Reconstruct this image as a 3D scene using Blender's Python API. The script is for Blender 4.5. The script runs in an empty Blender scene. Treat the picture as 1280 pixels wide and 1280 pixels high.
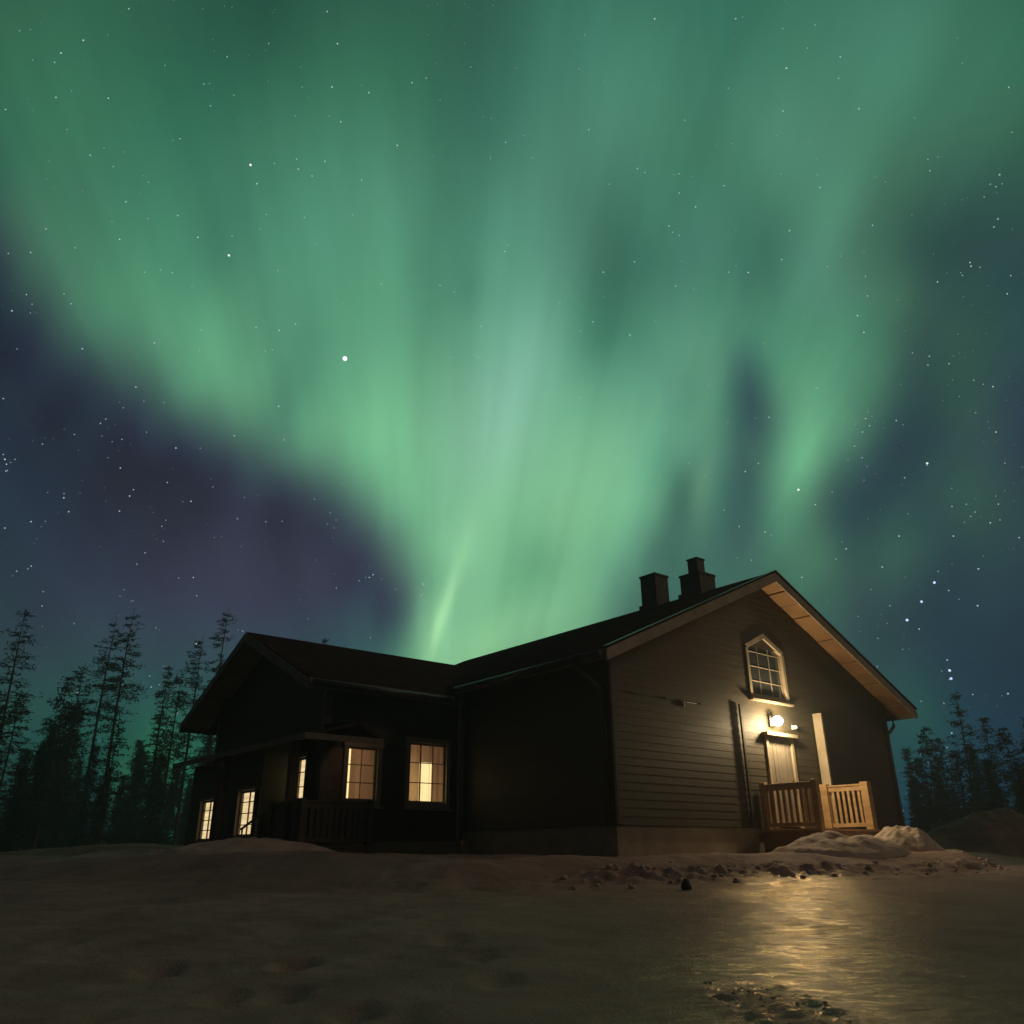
import bpy, bmesh, math, random
import numpy as np
from mathutils import Vector, Matrix
R = math.radians
S = 1.2                      # metres per drawing unit
sc = bpy.context.scene
col = sc.collection
random.seed(7); rng = np.random.RandomState(11)

# ------------------------------------------------------------------ camera
H = 0.75
cd = bpy.data.cameras.new('camera'); cam = bpy.data.objects.new('camera', cd); col.objects.link(cam)
cd.sensor_width = 36; cd.lens = 28.78; cd.clip_end = 9000; cd.clip_start = .05
cam.matrix_world = Matrix.Translation((0, 0, H*S)) @ Matrix.Rotation(R(90+22.65), 4, 'X') @ Matrix.Rotation(R(-.45), 4, 'Z')
sc.camera = cam
sc.render.resolution_x = sc.render.resolution_y = 1024
sc.view_settings.view_transform = 'Standard'; sc.view_settings.look = 'None'
sc.view_settings.exposure = 0; sc.view_settings.gamma = 1
sc.render.engine = 'CYCLES'

# ------------------------------------------------------------------ world: night sky with aurora (azimuth, elevation, r, g, b)
SKY = [
 (-42.4,46.4,50,99,75),(-37.0,48.6,50,102,78),(-31.6,49.1,44,93,73),(-23.1,50.4,40,88,70),(-16.2,52.8,48,99,78),(-10.5,50.5,54,110,86),(-3.6,52.6,48,94,78),(5.1,52.5,64,123,104),(13.1,52.7,62,118,98),(20.2,50.8,58,116,96),(27.2,50.1,62,120,98),(32.9,47.5,68,125,104),(38.4,46.4,62,116,94),(42.2,44.8,52,107,84),
 (-40.0,40.4,54,107,84),(-35.3,42.2,60,118,90),(-28.3,44.7,50,107,84),(-21.4,46.3,58,114,90),(-12.2,46.3,72,133,106),(-3.5,47.7,56,108,90),(4.0,47.2,76,133,112),(11.4,47.1,72,127,106),(15.5,45.7,64,120,98),(22.9,44.8,76,133,110),(29.1,43.8,74,129,106),(34.4,41.6,64,116,94),(39.8,40.0,52,99,80),
 (-38.8,36.7,50,94,80),(-34.6,38.2,66,122,96),(-29.0,40.4,62,122,96),(-23.0,41.3,66,125,100),(-15.2,41.6,83,148,119),(-9.7,42.7,81,142,115),(-4.8,42.9,68,124,102),(0.2,42.5,85,146,123),(5.9,42.8,74,127,108),(11.5,42.4,64,118,98),(16.8,41.2,70,127,106),(21.3,40.4,64,116,96),(27.3,39.5,81,137,113),(31.9,39.2,62,107,88),(35.3,37.6,48,84,76),(38.8,35.8,44,78,72),
 (-31.5,34.8,76,135,106),(-25.1,36.4,72,133,106),(-19.2,37.5,81,144,115),(-12.7,37.3,91,159,125),(-5.3,38.4,79,139,113),(0.9,39.0,93,156,131),(5.7,39.3,78,133,112),(8.4,38.6,60,110,92),(14.4,38.0,70,125,106),(20.6,37.0,62,114,96),(25.2,35.6,85,142,119),(28.7,35.7,66,110,92),(31.9,35.3,46,80,74),(37.7,32.4,40,70,72),
 (-36.8,29.8,34,44,60),(-31.2,31.4,72,124,100),(-27.1,32.4,89,152,119),(-20.9,33.1,91,154,121),(-17.3,33.7,83,144,115),(-11.0,33.8,99,167,131),(-5.2,34.2,95,156,125),(0.1,34.8,109,173,143),(3.4,34.2,107,169,139),(6.7,34.6,74,135,110),(12.6,34.1,85,144,119),(18.7,33.2,74,131,108),(23.3,31.9,85,148,117),(27.7,31.4,68,120,98),(30.5,31.7,52,86,76),(33.1,30.0,48,82,74),(36.7,28.9,42,74,74),
 (-35.8,26.2,36,44,62),(-31.3,27.4,40,50,66),(-23.7,29.0,93,154,121),(-20.4,29.5,99,163,127),(-17.5,29.9,81,139,113),(-12.6,29.9,107,175,135),(-7.0,30.3,113,178,139),(-2.5,30.4,123,180,151),(3.9,29.8,118,184,148),(9.6,29.5,105,169,137),(13.9,29.6,89,146,121),(17.0,29.8,72,125,106),(20.5,29.7,85,152,119),(23.7,28.1,93,159,125),(26.8,27.5,72,124,100),(29.4,27.4,44,74,74),(32.3,26.7,48,82,74),(35.6,24.8,42,60,76),
 (-34.9,22.5,38,48,66),(-29.7,24.2,38,44,62),(-15.9,26.3,97,156,125),(-11.7,26.2,113,182,139),(-6.2,26.5,124,190,148),(-1.8,27.1,134,193,160),(3.1,25.4,132,199,154),(8.1,25.7,126,190,148),(12.4,26.5,105,167,135),(15.2,26.2,85,139,117),(17.3,25.9,68,110,100),(20.1,25.5,85,142,115),(22.1,25.2,105,173,131),(24.8,25.3,85,137,113),(27.2,24.3,44,70,76),(30.8,22.5,46,76,76),(34.7,21.6,44,62,76),
 (-31.6,19.8,40,48,68),(-26.0,20.7,42,44,66),(-19.9,22.1,52,54,76),(-8.4,22.5,117,182,141),(-4.8,22.6,126,193,150),(-1.2,22.7,132,199,152),(3.0,21.5,134,201,152),(7.2,21.9,124,192,146),(10.9,23.3,111,176,137),(12.5,22.1,64,108,96),(14.6,22.4,74,127,108),(17.0,22.2,62,101,96),(19.5,21.6,85,142,113),(22.1,22.0,74,118,98),(23.9,20.7,44,74,78),(27.3,19.6,46,80,78),(31.1,19.4,50,84,78),(34.0,18.4,44,72,76),
 (-30.9,16.5,46,54,74),(-25.4,17.2,50,50,76),(-19.4,18.4,58,57,80),(-14.0,18.9,59,57,80),(-6.5,19.2,124,190,146),(-4.2,19.3,140,207,158),(-1.2,18.7,128,197,150),(1.7,18.7,122,192,144),(4.7,18.6,128,195,148),(7.6,19.1,105,167,133),(10.0,19.5,76,124,108),(12.8,19.3,70,118,102),(17.3,18.9,66,108,96),(22.0,18.4,70,116,96),(26.3,17.2,56,93,84),(30.0,16.6,40,66,76),(33.3,15.6,38,62,74),
 (-30.3,13.6,50,60,78),(-24.9,14.2,56,64,84),(-19.0,15.3,60,62,86),(-13.6,15.1,58,66,86),(-10.3,15.3,60,84,94),(-8.1,15.3,62,84,92),(-6.1,15.4,142,210,160),(-4.1,15.4,138,207,158),(-0.6,14.9,142,209,158),(2.8,14.8,142,209,158),(5.7,15.8,117,180,139),(8.6,16.3,80,127,110),(23.9,14.5,48,76,80),(27.1,13.6,36,60,74),(30.6,13.1,34,60,74),
 (-30.5,10.2,48,74,80),(-26.6,10.6,48,78,84),(-23.0,11.4,52,76,86),(-9.6,13.1,60,95,96),(-7.7,13.2,91,146,121),(-5.7,12.9,152,220,166),(-2.3,12.7,148,214,162),(24.2,10.9,40,72,80),(27.8,10.1,30,60,78),(31.1,9.7,26,52,76),
 (-30.8,7.4,40,84,78),(-27.4,7.2,36,91,80),(-23.4,7.9,40,95,82),(-21.1,8.0,44,97,86),(25.9,7.4,34,86,80),(28.1,7.2,26,64,80),(30.9,6.5,22,54,78),
 (-29.7,3.9,22,60,58),(-26.4,4.0,24,66,62),(-22.9,4.6,46,122,78),(-20.1,4.2,26,95,80),(25.7,3.7,16,62,84),(29.8,3.5,14,52,80),
 (-29.1,0.9,14,40,42),(-23.7,0.9,16,48,48),(-0.2,0.8,30,90,70),(26.0,1.0,12,50,74),(29.6,0.5,12,46,72),(-0.1,6.8,70,118,90),(9.5,6.7,60,108,95),(-11.4,6.8,50,104,85),(-12.4,0.9,20,60,55),(13.1,0.7,20,60,65),
 (-50.0,43.8,34,78,60),(-45.9,33.7,34,70,60),(-43.3,25.7,26,36,50),(-40.4,15.2,30,40,56),(-37.8,4.9,24,60,56),(49.7,42.1,38,84,66),(45.9,33.1,32,60,58),(42.6,23.1,32,52,60),(39.1,10.5,22,44,58),(37.0,2.4,10,40,58),(-45.1,52.0,36,80,62),(-27.8,58.0,32,74,58),(0.6,61.0,40,85,70),(26.5,58.1,42,90,74),(45.5,51.5,38,84,66),
 (-38.5,36.6,60,99,84),(-40.3,34.6,36,46,62),(-36.1,34.5,64,106,88),(-37.9,32.3,38,47,63),(-33.5,32.6,69,112,93),(-35.0,30.1,40,48,65),(-30.2,31.0,73,119,98),(-31.5,28.3,42,50,67),(-26.8,29.7,78,125,103),(-28.0,26.8,44,51,69),(-23.4,28.5,83,133,108),(-24.5,25.5,46,53,71),(-19.9,27.5,88,140,113),(-21.0,24.5,48,54,72),(-15.6,26.2,93,146,118),(-17.0,23.2,50,55,74),(-11.7,24.5,97,153,123),(-13.6,21.7,52,57,76),(-8.1,21.6,102,159,128),(-10.9,19.5,54,58,78),(-6.0,18.1,107,167,133),(-9.0,16.4,56,60,80),
 (6.5,17.2,113,175,141),(7.8,16.1,84,131,112),(8.6,19.5,111,174,140),(10.1,18.5,78,125,107),(9.9,22.0,110,173,139),(11.7,21.3,73,120,102),(10.9,24.7,109,173,139),(12.7,24.0,68,114,98),
 (14.4,21.5,84,133,112),(15.4,21.2,62,105,98),(15.2,24.1,84,136,113),(16.3,23.8,61,103,97),(16.0,27.8,86,139,115),(17.1,27.6,60,101,96),(16.7,30.9,87,142,117),(17.8,30.7,60,99,96),
 (21.6,22.5,87,141,115),(23.4,21.0,50,80,84),(23.7,24.8,81,133,108),(25.4,23.3,50,81,82),(26.0,27.5,76,125,102),(27.8,26.0,51,82,81),(28.2,30.2,71,118,96),(30.0,28.9,51,83,79),(30.2,33.2,66,110,90),(32.1,31.9,52,84,78),
 (21.1,29.1,91,146,119),(19.6,29.5,60,95,92),(20.3,26.5,87,142,117),(18.8,26.9,60,96,92),(19.4,23.5,84,140,115),(18.0,23.7,61,97,92),(19.1,20.8,81,137,113),(17.6,21.0,62,99,92),
]
RAYS = [
    (-6.23,11.57,-3.87,19.28,0.32,(0.16, 0.15, 0.1)),
    (-4.03,18.17,-2.44,24.33,0.8,(0.04, 0.04, 0.03)),
    (-1.21,25.45,3.61,38.91,1.6,(0.035, 0.03, 0.045)),
    (-2.06,13.77,1.17,19.84,0.9,(-0.03, -0.03, -0.03)),
    (1.56,15.95,3.01,22.04,1.2,(-0.035, -0.045, -0.03)),
    (-3.73,11.60,0.52,15.96,0.8,(0.03, 0.03, 0.01)),
    (-4.24,35.80,-2.61,39.49,1.0,(-0.02, -0.03, -0.02)),
    (6.74,32.40,8.51,36.02,0.8,(-0.02, -0.03, -0.02)),
    (13.45,20.89,15.03,26.21,0.55,(0.05, 0.05, 0.03)),
    (20.12,21.79,22.50,26.23,0.9,(0.04, 0.07, 0.04)),
    (9.02,22.33,12.60,28.66,0.9,(-0.035, -0.03, -0.02)),
]
def s2l(c):
    c = c/255.
    return np.where(c <= .04045, c/12.92, ((c+.055)/1.055)**2.4)
sk = np.array(SKY, float)
def dirs(az, el):
    az, el = np.radians(az), np.radians(el)
    return np.stack([np.sin(az)*np.cos(el), np.cos(az)*np.cos(el), np.sin(el)], -1)
T = np.sqrt(s2l(sk[:, 2:5]))
BASE = np.sqrt(np.array([.017, .016, .017]))
# smooth field through the samples (thin plate spline on the plane tangent to the north, stretched along the rays)
def plane(az, el):
    a = np.radians(np.clip(az, -68, 68)); e = np.radians(np.clip(el, -3, 66))
    q = np.tan(e)/np.cos(a); return np.stack([np.tan(a)-.10*(q-.5), q*.62], -1)
def tps(r2): return .5*r2*np.log(r2+1e-9)
Q = plane(sk[:, 0], sk[:, 1]); n_ = len(Q)
K = tps(((Q[:, None]-Q[None])**2).sum(-1))+3.5e-4*np.eye(n_); Pm = np.concatenate([np.ones((n_, 1)), Q], 1)
Am = np.block([[K, Pm], [Pm.T, np.zeros((3, 3))]]); Ws = np.linalg.solve(Am, np.concatenate([T-BASE, np.zeros((3, 3))]))
AZ0, AZ1, EL0, EL1, NU, NV = -72., 72., -2., 80., 145, 97
ua = np.linspace(AZ0, AZ1, NU); va = np.linspace(EL0, EL1, NV); UA, VA = np.meshgrid(ua, va)
Pq = plane(UA.ravel(), VA.ravel())
Fd = tps(((Pq[:, None]-Q[None])**2).sum(-1))@Ws[:n_]+np.concatenate([np.ones((len(Pq), 1)), Pq], 1)@Ws[n_:]
ss = lambda a, b, x: (lambda t: t*t*(3-2*t))(np.clip((x-a)/(b-a), 0, 1))
fade = (1-ss(40, 70, np.abs(UA)))*(1-ss(56, 78, VA))
Fv = np.clip(Fd+BASE, .03, .95); Fv[:, 1] = np.maximum(Fv[:, 1], 1.0*Fv[:, 0]); Fv[:, 2] = np.minimum(Fv[:, 2], 1.4*Fv[:, 1])
Fd = (Fv-BASE).reshape(NV, NU, 3)*fade[..., None]

world = bpy.data.worlds.new('World'); sc.world = world; world.use_nodes = True
nt = world.node_tree; nt.nodes.clear(); N = nt.nodes.new; Lk = nt.links.new
out = N('ShaderNodeOutputWorld'); bg = N('ShaderNodeBackground'); Lk(bg.outputs[0], out.inputs[0])
tc = N('ShaderNodeTexCoord'); GEN = tc.outputs['Generated']
def wmath(op, a, b=None, c=None):
    m = N('ShaderNodeMath'); m.operation = op
    for i, v in enumerate((a, b, c)):
        if v is None: continue
        if isinstance(v, (int, float)): m.inputs[i].default_value = v
        else: Lk(v, m.inputs[i])
    return m.outputs[0]
sp = N('ShaderNodeSeparateXYZ'); Lk(GEN, sp.inputs[0])
azn = wmath('ARCTAN2', sp.outputs[0], sp.outputs[1]); eln = wmath('ARCSINE', sp.outputs[2])
un = wmath('MULTIPLY_ADD', azn, 1/R(AZ1-AZ0), -AZ0/(AZ1-AZ0)); vnn = wmath('MULTIPLY_ADD', eln, 1/R(EL1-EL0), -EL0/(EL1-EL0))
def vm(op, a, b=None, c=None):
    m = N('ShaderNodeVectorMath'); m.operation = op
    for i, v in enumerate((a, b, c)):
        if v is None: continue
        if isinstance(v, (tuple, list, np.ndarray)): m.inputs[i].default_value = v
        else: Lk(v, m.inputs[i])
    return m.outputs[0]
def curve(src, xs, ys):
    """ys (n, 3) through an RGB curve, put back to its own range"""
    lo, hi = ys.min(0), ys.max(0); hi = np.maximum(hi, lo+1e-6); c = N('ShaderNodeRGBCurve'); cm_ = c.mapping
    cm_.use_clip = True
    for k in range(3):
        cu = cm_.curves[k]; yn = (ys[:, k]-lo[k])/(hi[k]-lo[k])
        cu.points[0].location = (0, yn[0]); cu.points[1].location = (1, yn[-1])
        for x, y in zip(xs[1:-1], yn[1:-1]): cu.points.new(x, y)
    cm_.update(); Lk(src, c.inputs['Color'])
    return vm('MULTIPLY_ADD', c.outputs[0], tuple(hi-lo), tuple(lo))
RANK = 16
SV = [np.linalg.svd(Fd[..., k], full_matrices=False) for k in range(3)]
acc = None
for r_ in range(RANK):
    g_ = np.stack([SV[k][0][:, r_]*math.sqrt(SV[k][1][r_]) for k in range(3)], 1); f_ = np.stack([SV[k][2][r_]*math.sqrt(SV[k][1][r_]) for k in range(3)], 1)
    acc = vm('MULTIPLY_ADD', curve(un, np.linspace(0, 1, NU), f_), curve(vnn, np.linspace(0, 1, NV), g_), tuple(BASE) if acc is None else acc)
# a few narrow rays too sharp for the table: (az, el) ends, half width in degrees, strength
for (a0, e0, a1, e1, wd_, c_) in RAYS:
    p0, p1 = dirs(np.array(a0), np.array(e0)), dirs(np.array(a1), np.array(e1)); ce = (p0+p1)/2; t2 = p1-p0; ln = np.linalg.norm(t2)/2; t2 = t2/np.linalg.norm(t2); ce_n = ce/np.linalg.norm(ce)
    e3 = ce_n; e1_ = np.cross(t2, e3); e1_ /= np.linalg.norm(e1_); e3 = np.cross(e1_, t2)
    mp = N('ShaderNodeMapping'); mp.vector_type = 'TEXTURE'; mp.inputs['Location'].default_value = ce; mp.inputs['Rotation'].default_value = Matrix((e1_, t2, e3)).transposed().to_euler()
    mp.inputs['Scale'].default_value = (R(wd_), ln*.62, .5); Lk(GEN, mp.inputs['Vector'])
    dt = N('ShaderNodeVectorMath'); dt.operation = 'DOT_PRODUCT'; Lk(mp.outputs[0], dt.inputs[0]); Lk(mp.outputs[0], dt.inputs[1])
    acc = vm('MULTIPLY_ADD', wmath('POWER', math.exp(-.5), dt.outputs['Value']), c_, acc)
acc = vm('MULTIPLY', acc, acc)
# fine rays: noise in the angle around the low pivot
yy = wmath('MAXIMUM', sp.outputs[1], .15)
px_ = wmath('SUBTRACT', wmath('DIVIDE', sp.outputs[0], yy), -.098)
pz_ = wmath('SUBTRACT', wmath('DIVIDE', sp.outputs[2], yy), -.25)
an = wmath('ARCTAN2', px_, pz_)
cb = N('ShaderNodeCombineXYZ'); Lk(wmath('MULTIPLY', an, 9.), cb.inputs[0]); Lk(wmath('MULTIPLY', pz_, 1.1), cb.inputs[1])
no = N('ShaderNodeTexNoise'); no.inputs['Scale'].default_value = 1.; no.inputs['Detail'].default_value = 3.; no.inputs['Roughness'].default_value = .45
Lk(cb.outputs[0], no.inputs['Vector'])
cb2 = N('ShaderNodeCombineXYZ'); Lk(wmath('MULTIPLY', an, 30.), cb2.inputs[0]); Lk(wmath('MULTIPLY', pz_, 1.6), cb2.inputs[1])
no2 = N('ShaderNodeTexNoise'); no2.inputs['Scale'].default_value = 1.; no2.inputs['Detail'].default_value = 2.; Lk(cb2.outputs[0], no2.inputs['Vector'])
fac = wmath('ADD', wmath('MULTIPLY_ADD', no.outputs[0], .42, .79), wmath('MULTIPLY_ADD', no2.outputs[0], .20, -.10))
mul = N('ShaderNodeVectorMath'); mul.operation = 'MULTIPLY'; Lk(acc, mul.inputs[0]); Lk(fac, mul.inputs[1])
mx = N('ShaderNodeVectorMath'); mx.operation = 'MAXIMUM'; Lk(mul.outputs[0], mx.inputs[0]); mx.inputs[1].default_value = (.004, .007, .010)
Lk(mx.outputs[0], bg.inputs['Color']); bg.inputs['Strength'].default_value = 1.10
world.cycles.sampling_method = 'MANUAL'; world.cycles.sample_map_resolution = 256

# added low, broad, warm fill from the right, with no source of its own
sd = bpy.data.lights.new('warm_fill', 'SUN'); sd.energy = .24; sd.angle = R(14); sd.color = (1., .66, .42)
warm_fill = bpy.data.objects.new('warm_fill', sd); col.objects.link(warm_fill); warm_fill.rotation_euler = Vector((math.sin(R(95))*math.cos(R(32)), math.cos(R(95))*math.cos(R(32)), math.sin(R(32)))).to_track_quat('Z', 'Y').to_euler()

# ------------------------------------------------------------------ materials
def mat(name, c, rough=.7, emit=None, es=1., metal=0., spec=.5):
    m = bpy.data.materials.new(name); m.use_nodes = True
    b = m.node_tree.nodes['Principled BSDF']
    b.inputs['Base Color'].default_value = (*c, 1); b.inputs['Roughness'].default_value = rough
    b.inputs['Metallic'].default_value = metal; b.inputs['Specular IOR Level'].default_value = spec
    if emit: b.inputs['Emission Color'].default_value = (*emit, 1); b.inputs['Emission Strength'].default_value = es
    return m
def noisy(name, c1, c2, scale=(4, 4, 4), rough=.7, bump=.0, bscale=40, detail=6, contrast=(.3, .7), spec=.4, rvar=.0):
    m = mat(name, c1, rough, spec=spec); t = m.node_tree; b = t.nodes['Principled BSDF']; n = t.nodes.new; l = t.links.new
    co = n('ShaderNodeTexCoord'); mp = n('ShaderNodeMapping'); l(co.outputs['Object'], mp.inputs[0]); mp.inputs['Scale'].default_value = scale
    ns = n('ShaderNodeTexNoise'); ns.inputs['Scale'].default_value = 1; ns.inputs['Detail'].default_value = detail; l(mp.outputs[0], ns.inputs['Vector'])
    cr = n('ShaderNodeValToRGB'); cr.color_ramp.elements[0].position, cr.color_ramp.elements[1].position = contrast
    cr.color_ramp.elements[0].color = (*c1, 1); cr.color_ramp.elements[1].color = (*c2, 1)
    l(ns.outputs[0], cr.inputs[0]); l(cr.outputs[0], b.inputs['Base Color'])
    if rvar:
        mr = n('ShaderNodeMapRange'); mr.inputs['To Min'].default_value = rough-rvar; mr.inputs['To Max'].default_value = rough+rvar
        l(ns.outputs[0], mr.inputs[0]); l(mr.outputs[0], b.inputs['Roughness'])
    if bump:
        n2 = n('ShaderNodeTexNoise'); n2.inputs['Scale'].default_value = bscale; n2.inputs['Detail'].default_value = 5; l(co.outputs['Object'], n2.inputs['Vector'])
        bp = n('ShaderNodeBump'); bp.inputs['Strength'].default_value = bump; bp.inputs['Distance'].default_value = .02
        l(n2.outputs[0], bp.inputs['Height']); l(bp.outputs[0], b.inputs['Normal'])
    return m
M_SIDING = noisy('painted_siding', (.046, .038, .025), (.076, .064, .042), (.9, .9, 9), .62, .3, 30, rvar=.12, contrast=(.25, .75))
M_TRIM = noisy('trim_paint', (.30, .25, .18), (.42, .36, .27), (3, 3, 3), .55, .1, 30)
M_DTRIM = noisy('dark_trim', (.11, .09, .07), (.17, .14, .11), (3, 3, 3), .55, .1, 30)
M_WHITE = noisy('white_paint', (.55, .51, .43), (.68, .63, .54), (3, 3, 3), .5, .08, 30)
M_SOFFIT = noisy('soffit_boards', (.23, .125, .06), (.34, .20, .10), (2, 2, 2), .65, .1, 20)
M_PINE = noisy('pine_rail', (.33, .205, .10), (.48, .32, .17), (3, 3, 12), .6, .15, 30)
M_BROWNWOOD = noisy('brown_wood', (.16, .09, .05), (.25, .15, .085), (3, 3, 10), .6, .15, 30)
M_ROOF = noisy('roof_felt', (.036, .020, .020), (.062, .036, .036), (2.5, 2.5, 2.5), .9, .5, 14, spec=.0)
M_CONC = noisy('foundation_concrete', (.24, .205, .15), (.34, .295, .22), (2.5, 2.5, 2.5), .85, .35, 20)
M_CHIM = noisy('chimney_metal', (.035, .035, .035), (.06, .055, .05), (4, 4, 4), .5, .1, 20)
M_PIPE = noisy('dark_gutter_metal', (.03, .027, .025), (.05, .045, .04), (4, 4, 4), .4)
M_DBROWN = noisy('shaded_veranda_wood', (.05, .036, .025), (.085, .062, .044), (3, 3, 10), .7, .15, 30)  # brown wood darkened, the veranda's shade put into its colour
M_DOOR = noisy('door_paint', (.20, .175, .145), (.27, .235, .195), (3, 3, 3), .5, .06, 30)
M_LAMP = mat('lamp_glass', (.9, .8, .6), .4, (1., .80, .45), 60)
M_METAL = mat('brass', (.5, .4, .25), .3, metal=1.)
M_ROCK = noisy('dark_rock', (.015, .013, .012), (.03, .027, .024), (20, 20, 20), .8, .4, 60)
M_BARK = noisy('pine_bark', (.05, .035, .025), (.10, .065, .04), (4, 4, 1.5), .9, .4, 20)
M_GLASS = bpy.data.materials.new('window_glass'); M_GLASS.use_nodes = True
_t = M_GLASS.node_tree; _t.nodes.clear(); _o = _t.nodes.new('ShaderNodeOutputMaterial'); _mx = _t.nodes.new('ShaderNodeMixShader')
_tr = _t.nodes.new('ShaderNodeBsdfTransparent'); _gl = _t.nodes.new('ShaderNodeBsdfGlossy'); _gl.inputs['Roughness'].default_value = .03
_mx.inputs[0].default_value = .1; _t.links.new(_tr.outputs[0], _mx.inputs[1]); _t.links.new(_gl.outputs[0], _mx.inputs[2]); _t.links.new(_mx.outputs[0], _o.inputs[0])
M_DGLASS = mat('dark_window_glass', (.035, .04, .045), .12, spec=.9)
def glow(name, c, s, fold=30., depth=.35, horiz=False, zscale=.6):
    """a lit curtain or blind: emission varied by its folds"""
    m = mat(name, (.6, .5, .35), .8, c, s); t = m.node_tree; b = t.nodes['Principled BSDF']; n = t.nodes.new; l = t.links.new
    co = n('ShaderNodeTexCoord'); mp = n('ShaderNodeMapping'); mp.inputs['Scale'].default_value = (fold, fold, zscale) if not horiz else (zscale, zscale, fold)
    l(co.outputs['Object'], mp.inputs[0]); ns = n('ShaderNodeTexNoise'); ns.inputs['Scale'].default_value = 1; ns.inputs['Detail'].default_value = 3
    l(mp.outputs[0], ns.inputs['Vector'])
    mr = n('ShaderNodeMapRange'); mr.inputs['From Min'].default_value = .3; mr.inputs['From Max'].default_value = .7
    mr.inputs['To Min'].default_value = s*(1-depth); mr.inputs['To Max'].default_value = s*(1+depth*.5)
    l(ns.outputs[0], mr.inputs[0]); l(mr.outputs[0], b.inputs['Emission Strength'])
    return m
M_BLIND = glow('lit_blind', (1., .76, .40), 1.0, 22, .3, True)
M_ROOM = glow('room_wall_lit', (1., .44, .20), .13, 6, .7)
M_DROOM = glow('dim_room_wall', (1., .42, .2), .03, 6, .5)
M_CURT = glow('lit_curtain', (1., .78, .38), 1.0, 40, .35)
M_GREY = glow('dim_attic_room', (.35, .5, .45), .012, 6, .5)

# ------------------------------------------------------------------ helpers
TH = R(-39.7)
AX = Vector((math.sin(TH), math.cos(TH), 0)); BX = Vector((math.cos(TH), -math.sin(TH), 0)); O = Vector((1.568, 13.416, 0))
def hab(a, b, z): return O+AX*a+BX*b+Vector((0, 0, z))
class MB:
    """collects faces in house units (a: away along the main ridge, b: to the right, z: up)"""
    def __init__(s, f=hab): s.v = []; s.f = []; s.fn = f; s.sm = []
    def face(s, pts, smooth=False):
        i = len(s.v); s.v += [s.fn(*p) for p in pts]; s.f.append(list(range(i, i+len(pts)))); s.sm.append(smooth)
    def box(s, a0, a1, b0, b1, z0, z1):
        s.hexa([(a0, b0, z0), (a1, b0, z0), (a1, b1, z0), (a0, b1, z0)], [(a0, b0, z1), (a1, b0, z1), (a1, b1, z1), (a0, b1, z1)]); return s
    def hexa(s, lo, hi):
        n = len(lo); i = len(s.v); s.v += [s.fn(*p) for p in lo]+[s.fn(*p) for p in hi]
        s.f.append([i+k for k in range(n)][::-1]); s.f.append([i+n+k for k in range(n)]); s.sm += [False, False]
        for k in range(n): s.f.append([i+k, i+(k+1) % n, i+n+(k+1) % n, i+n+k]); s.sm.append(False)
        return s
    def tube(s, pts, r, n=10, caps=True):
        P = [Vector(s.fn(*p)) for p in pts]; rings = []
        rr = r if isinstance(r, (list, tuple)) else [r]*len(P)
        for k, p in enumerate(P):
            d = (P[min(k+1, len(P)-1)]-P[max(k-1, 0)]).normalized()
            u = d.cross(Vector((0, 0, 1))); u = u.normalized() if u.length > .05 else Vector((1, 0, 0)); w = d.cross(u)
            i = len(s.v); s.v += [p+(u*math.cos(2*math.pi*q/n)+w*math.sin(2*math.pi*q/n))*rr[k] for q in range(n)]; rings.append(i)
        for k in range(len(P)-1):
            for q in range(n):
                s.f.append([rings[k]+q, rings[k]+(q+1) % n, rings[k+1]+(q+1) % n, rings[k+1]+q]); s.sm.append(True)
        if caps:
            for i in (rings[0], rings[-1]): s.f.append([i+q for q in range(n)]); s.sm.append(False)
        return s
    def build(s, name, m, parent=None, bevel=0., recalc=True, prop=None):
        me = bpy.data.meshes.new(name); loc = Vector((0, 0, 0))
        if parent is not None:
            q = parent
            while q is not None: loc += q.location; q = q.parent
        else: loc = prop or Vector((0, 0, 0))
        me.from_pydata([tuple(v*S-loc) for v in s.v], [], s.f)
        for p, sm in zip(me.polygons, s.sm): p.use_smooth = sm
        me.materials.append(m)
        if recalc:
            bm = bmesh.new(); bm.from_mesh(me)
            bmesh.ops.recalc_face_normals(bm, faces=bm.faces)
            if bevel:
                eds = [e for e in bm.edges if len(e.link_faces) == 2 and e.calc_face_angle(0) > .6]
                bmesh.ops.bevel(bm, geom=eds, offset=bevel*S, segments=1, affect='EDGES', profile=.5)
            bm.to_mesh(me); bm.free()
        o = bpy.data.objects.new(name, me); col.objects.link(o)
        if parent is not None: o.parent = parent
        else: o.location = loc
        return o
def W3(x, y, z): return Vector((x, y, z))
def tag(o, label=None, cat=None, group=None, kind=None):
    for k, v in (('label', label), ('category', cat), ('group', group), ('kind', kind)):
        if v: o[k] = v
    return o
def empty(name, v, *a, **k):
    o = bpy.data.objects.new(name, None); col.objects.link(o); o.location = v*S; tag(o, *a, **k); return o

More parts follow.
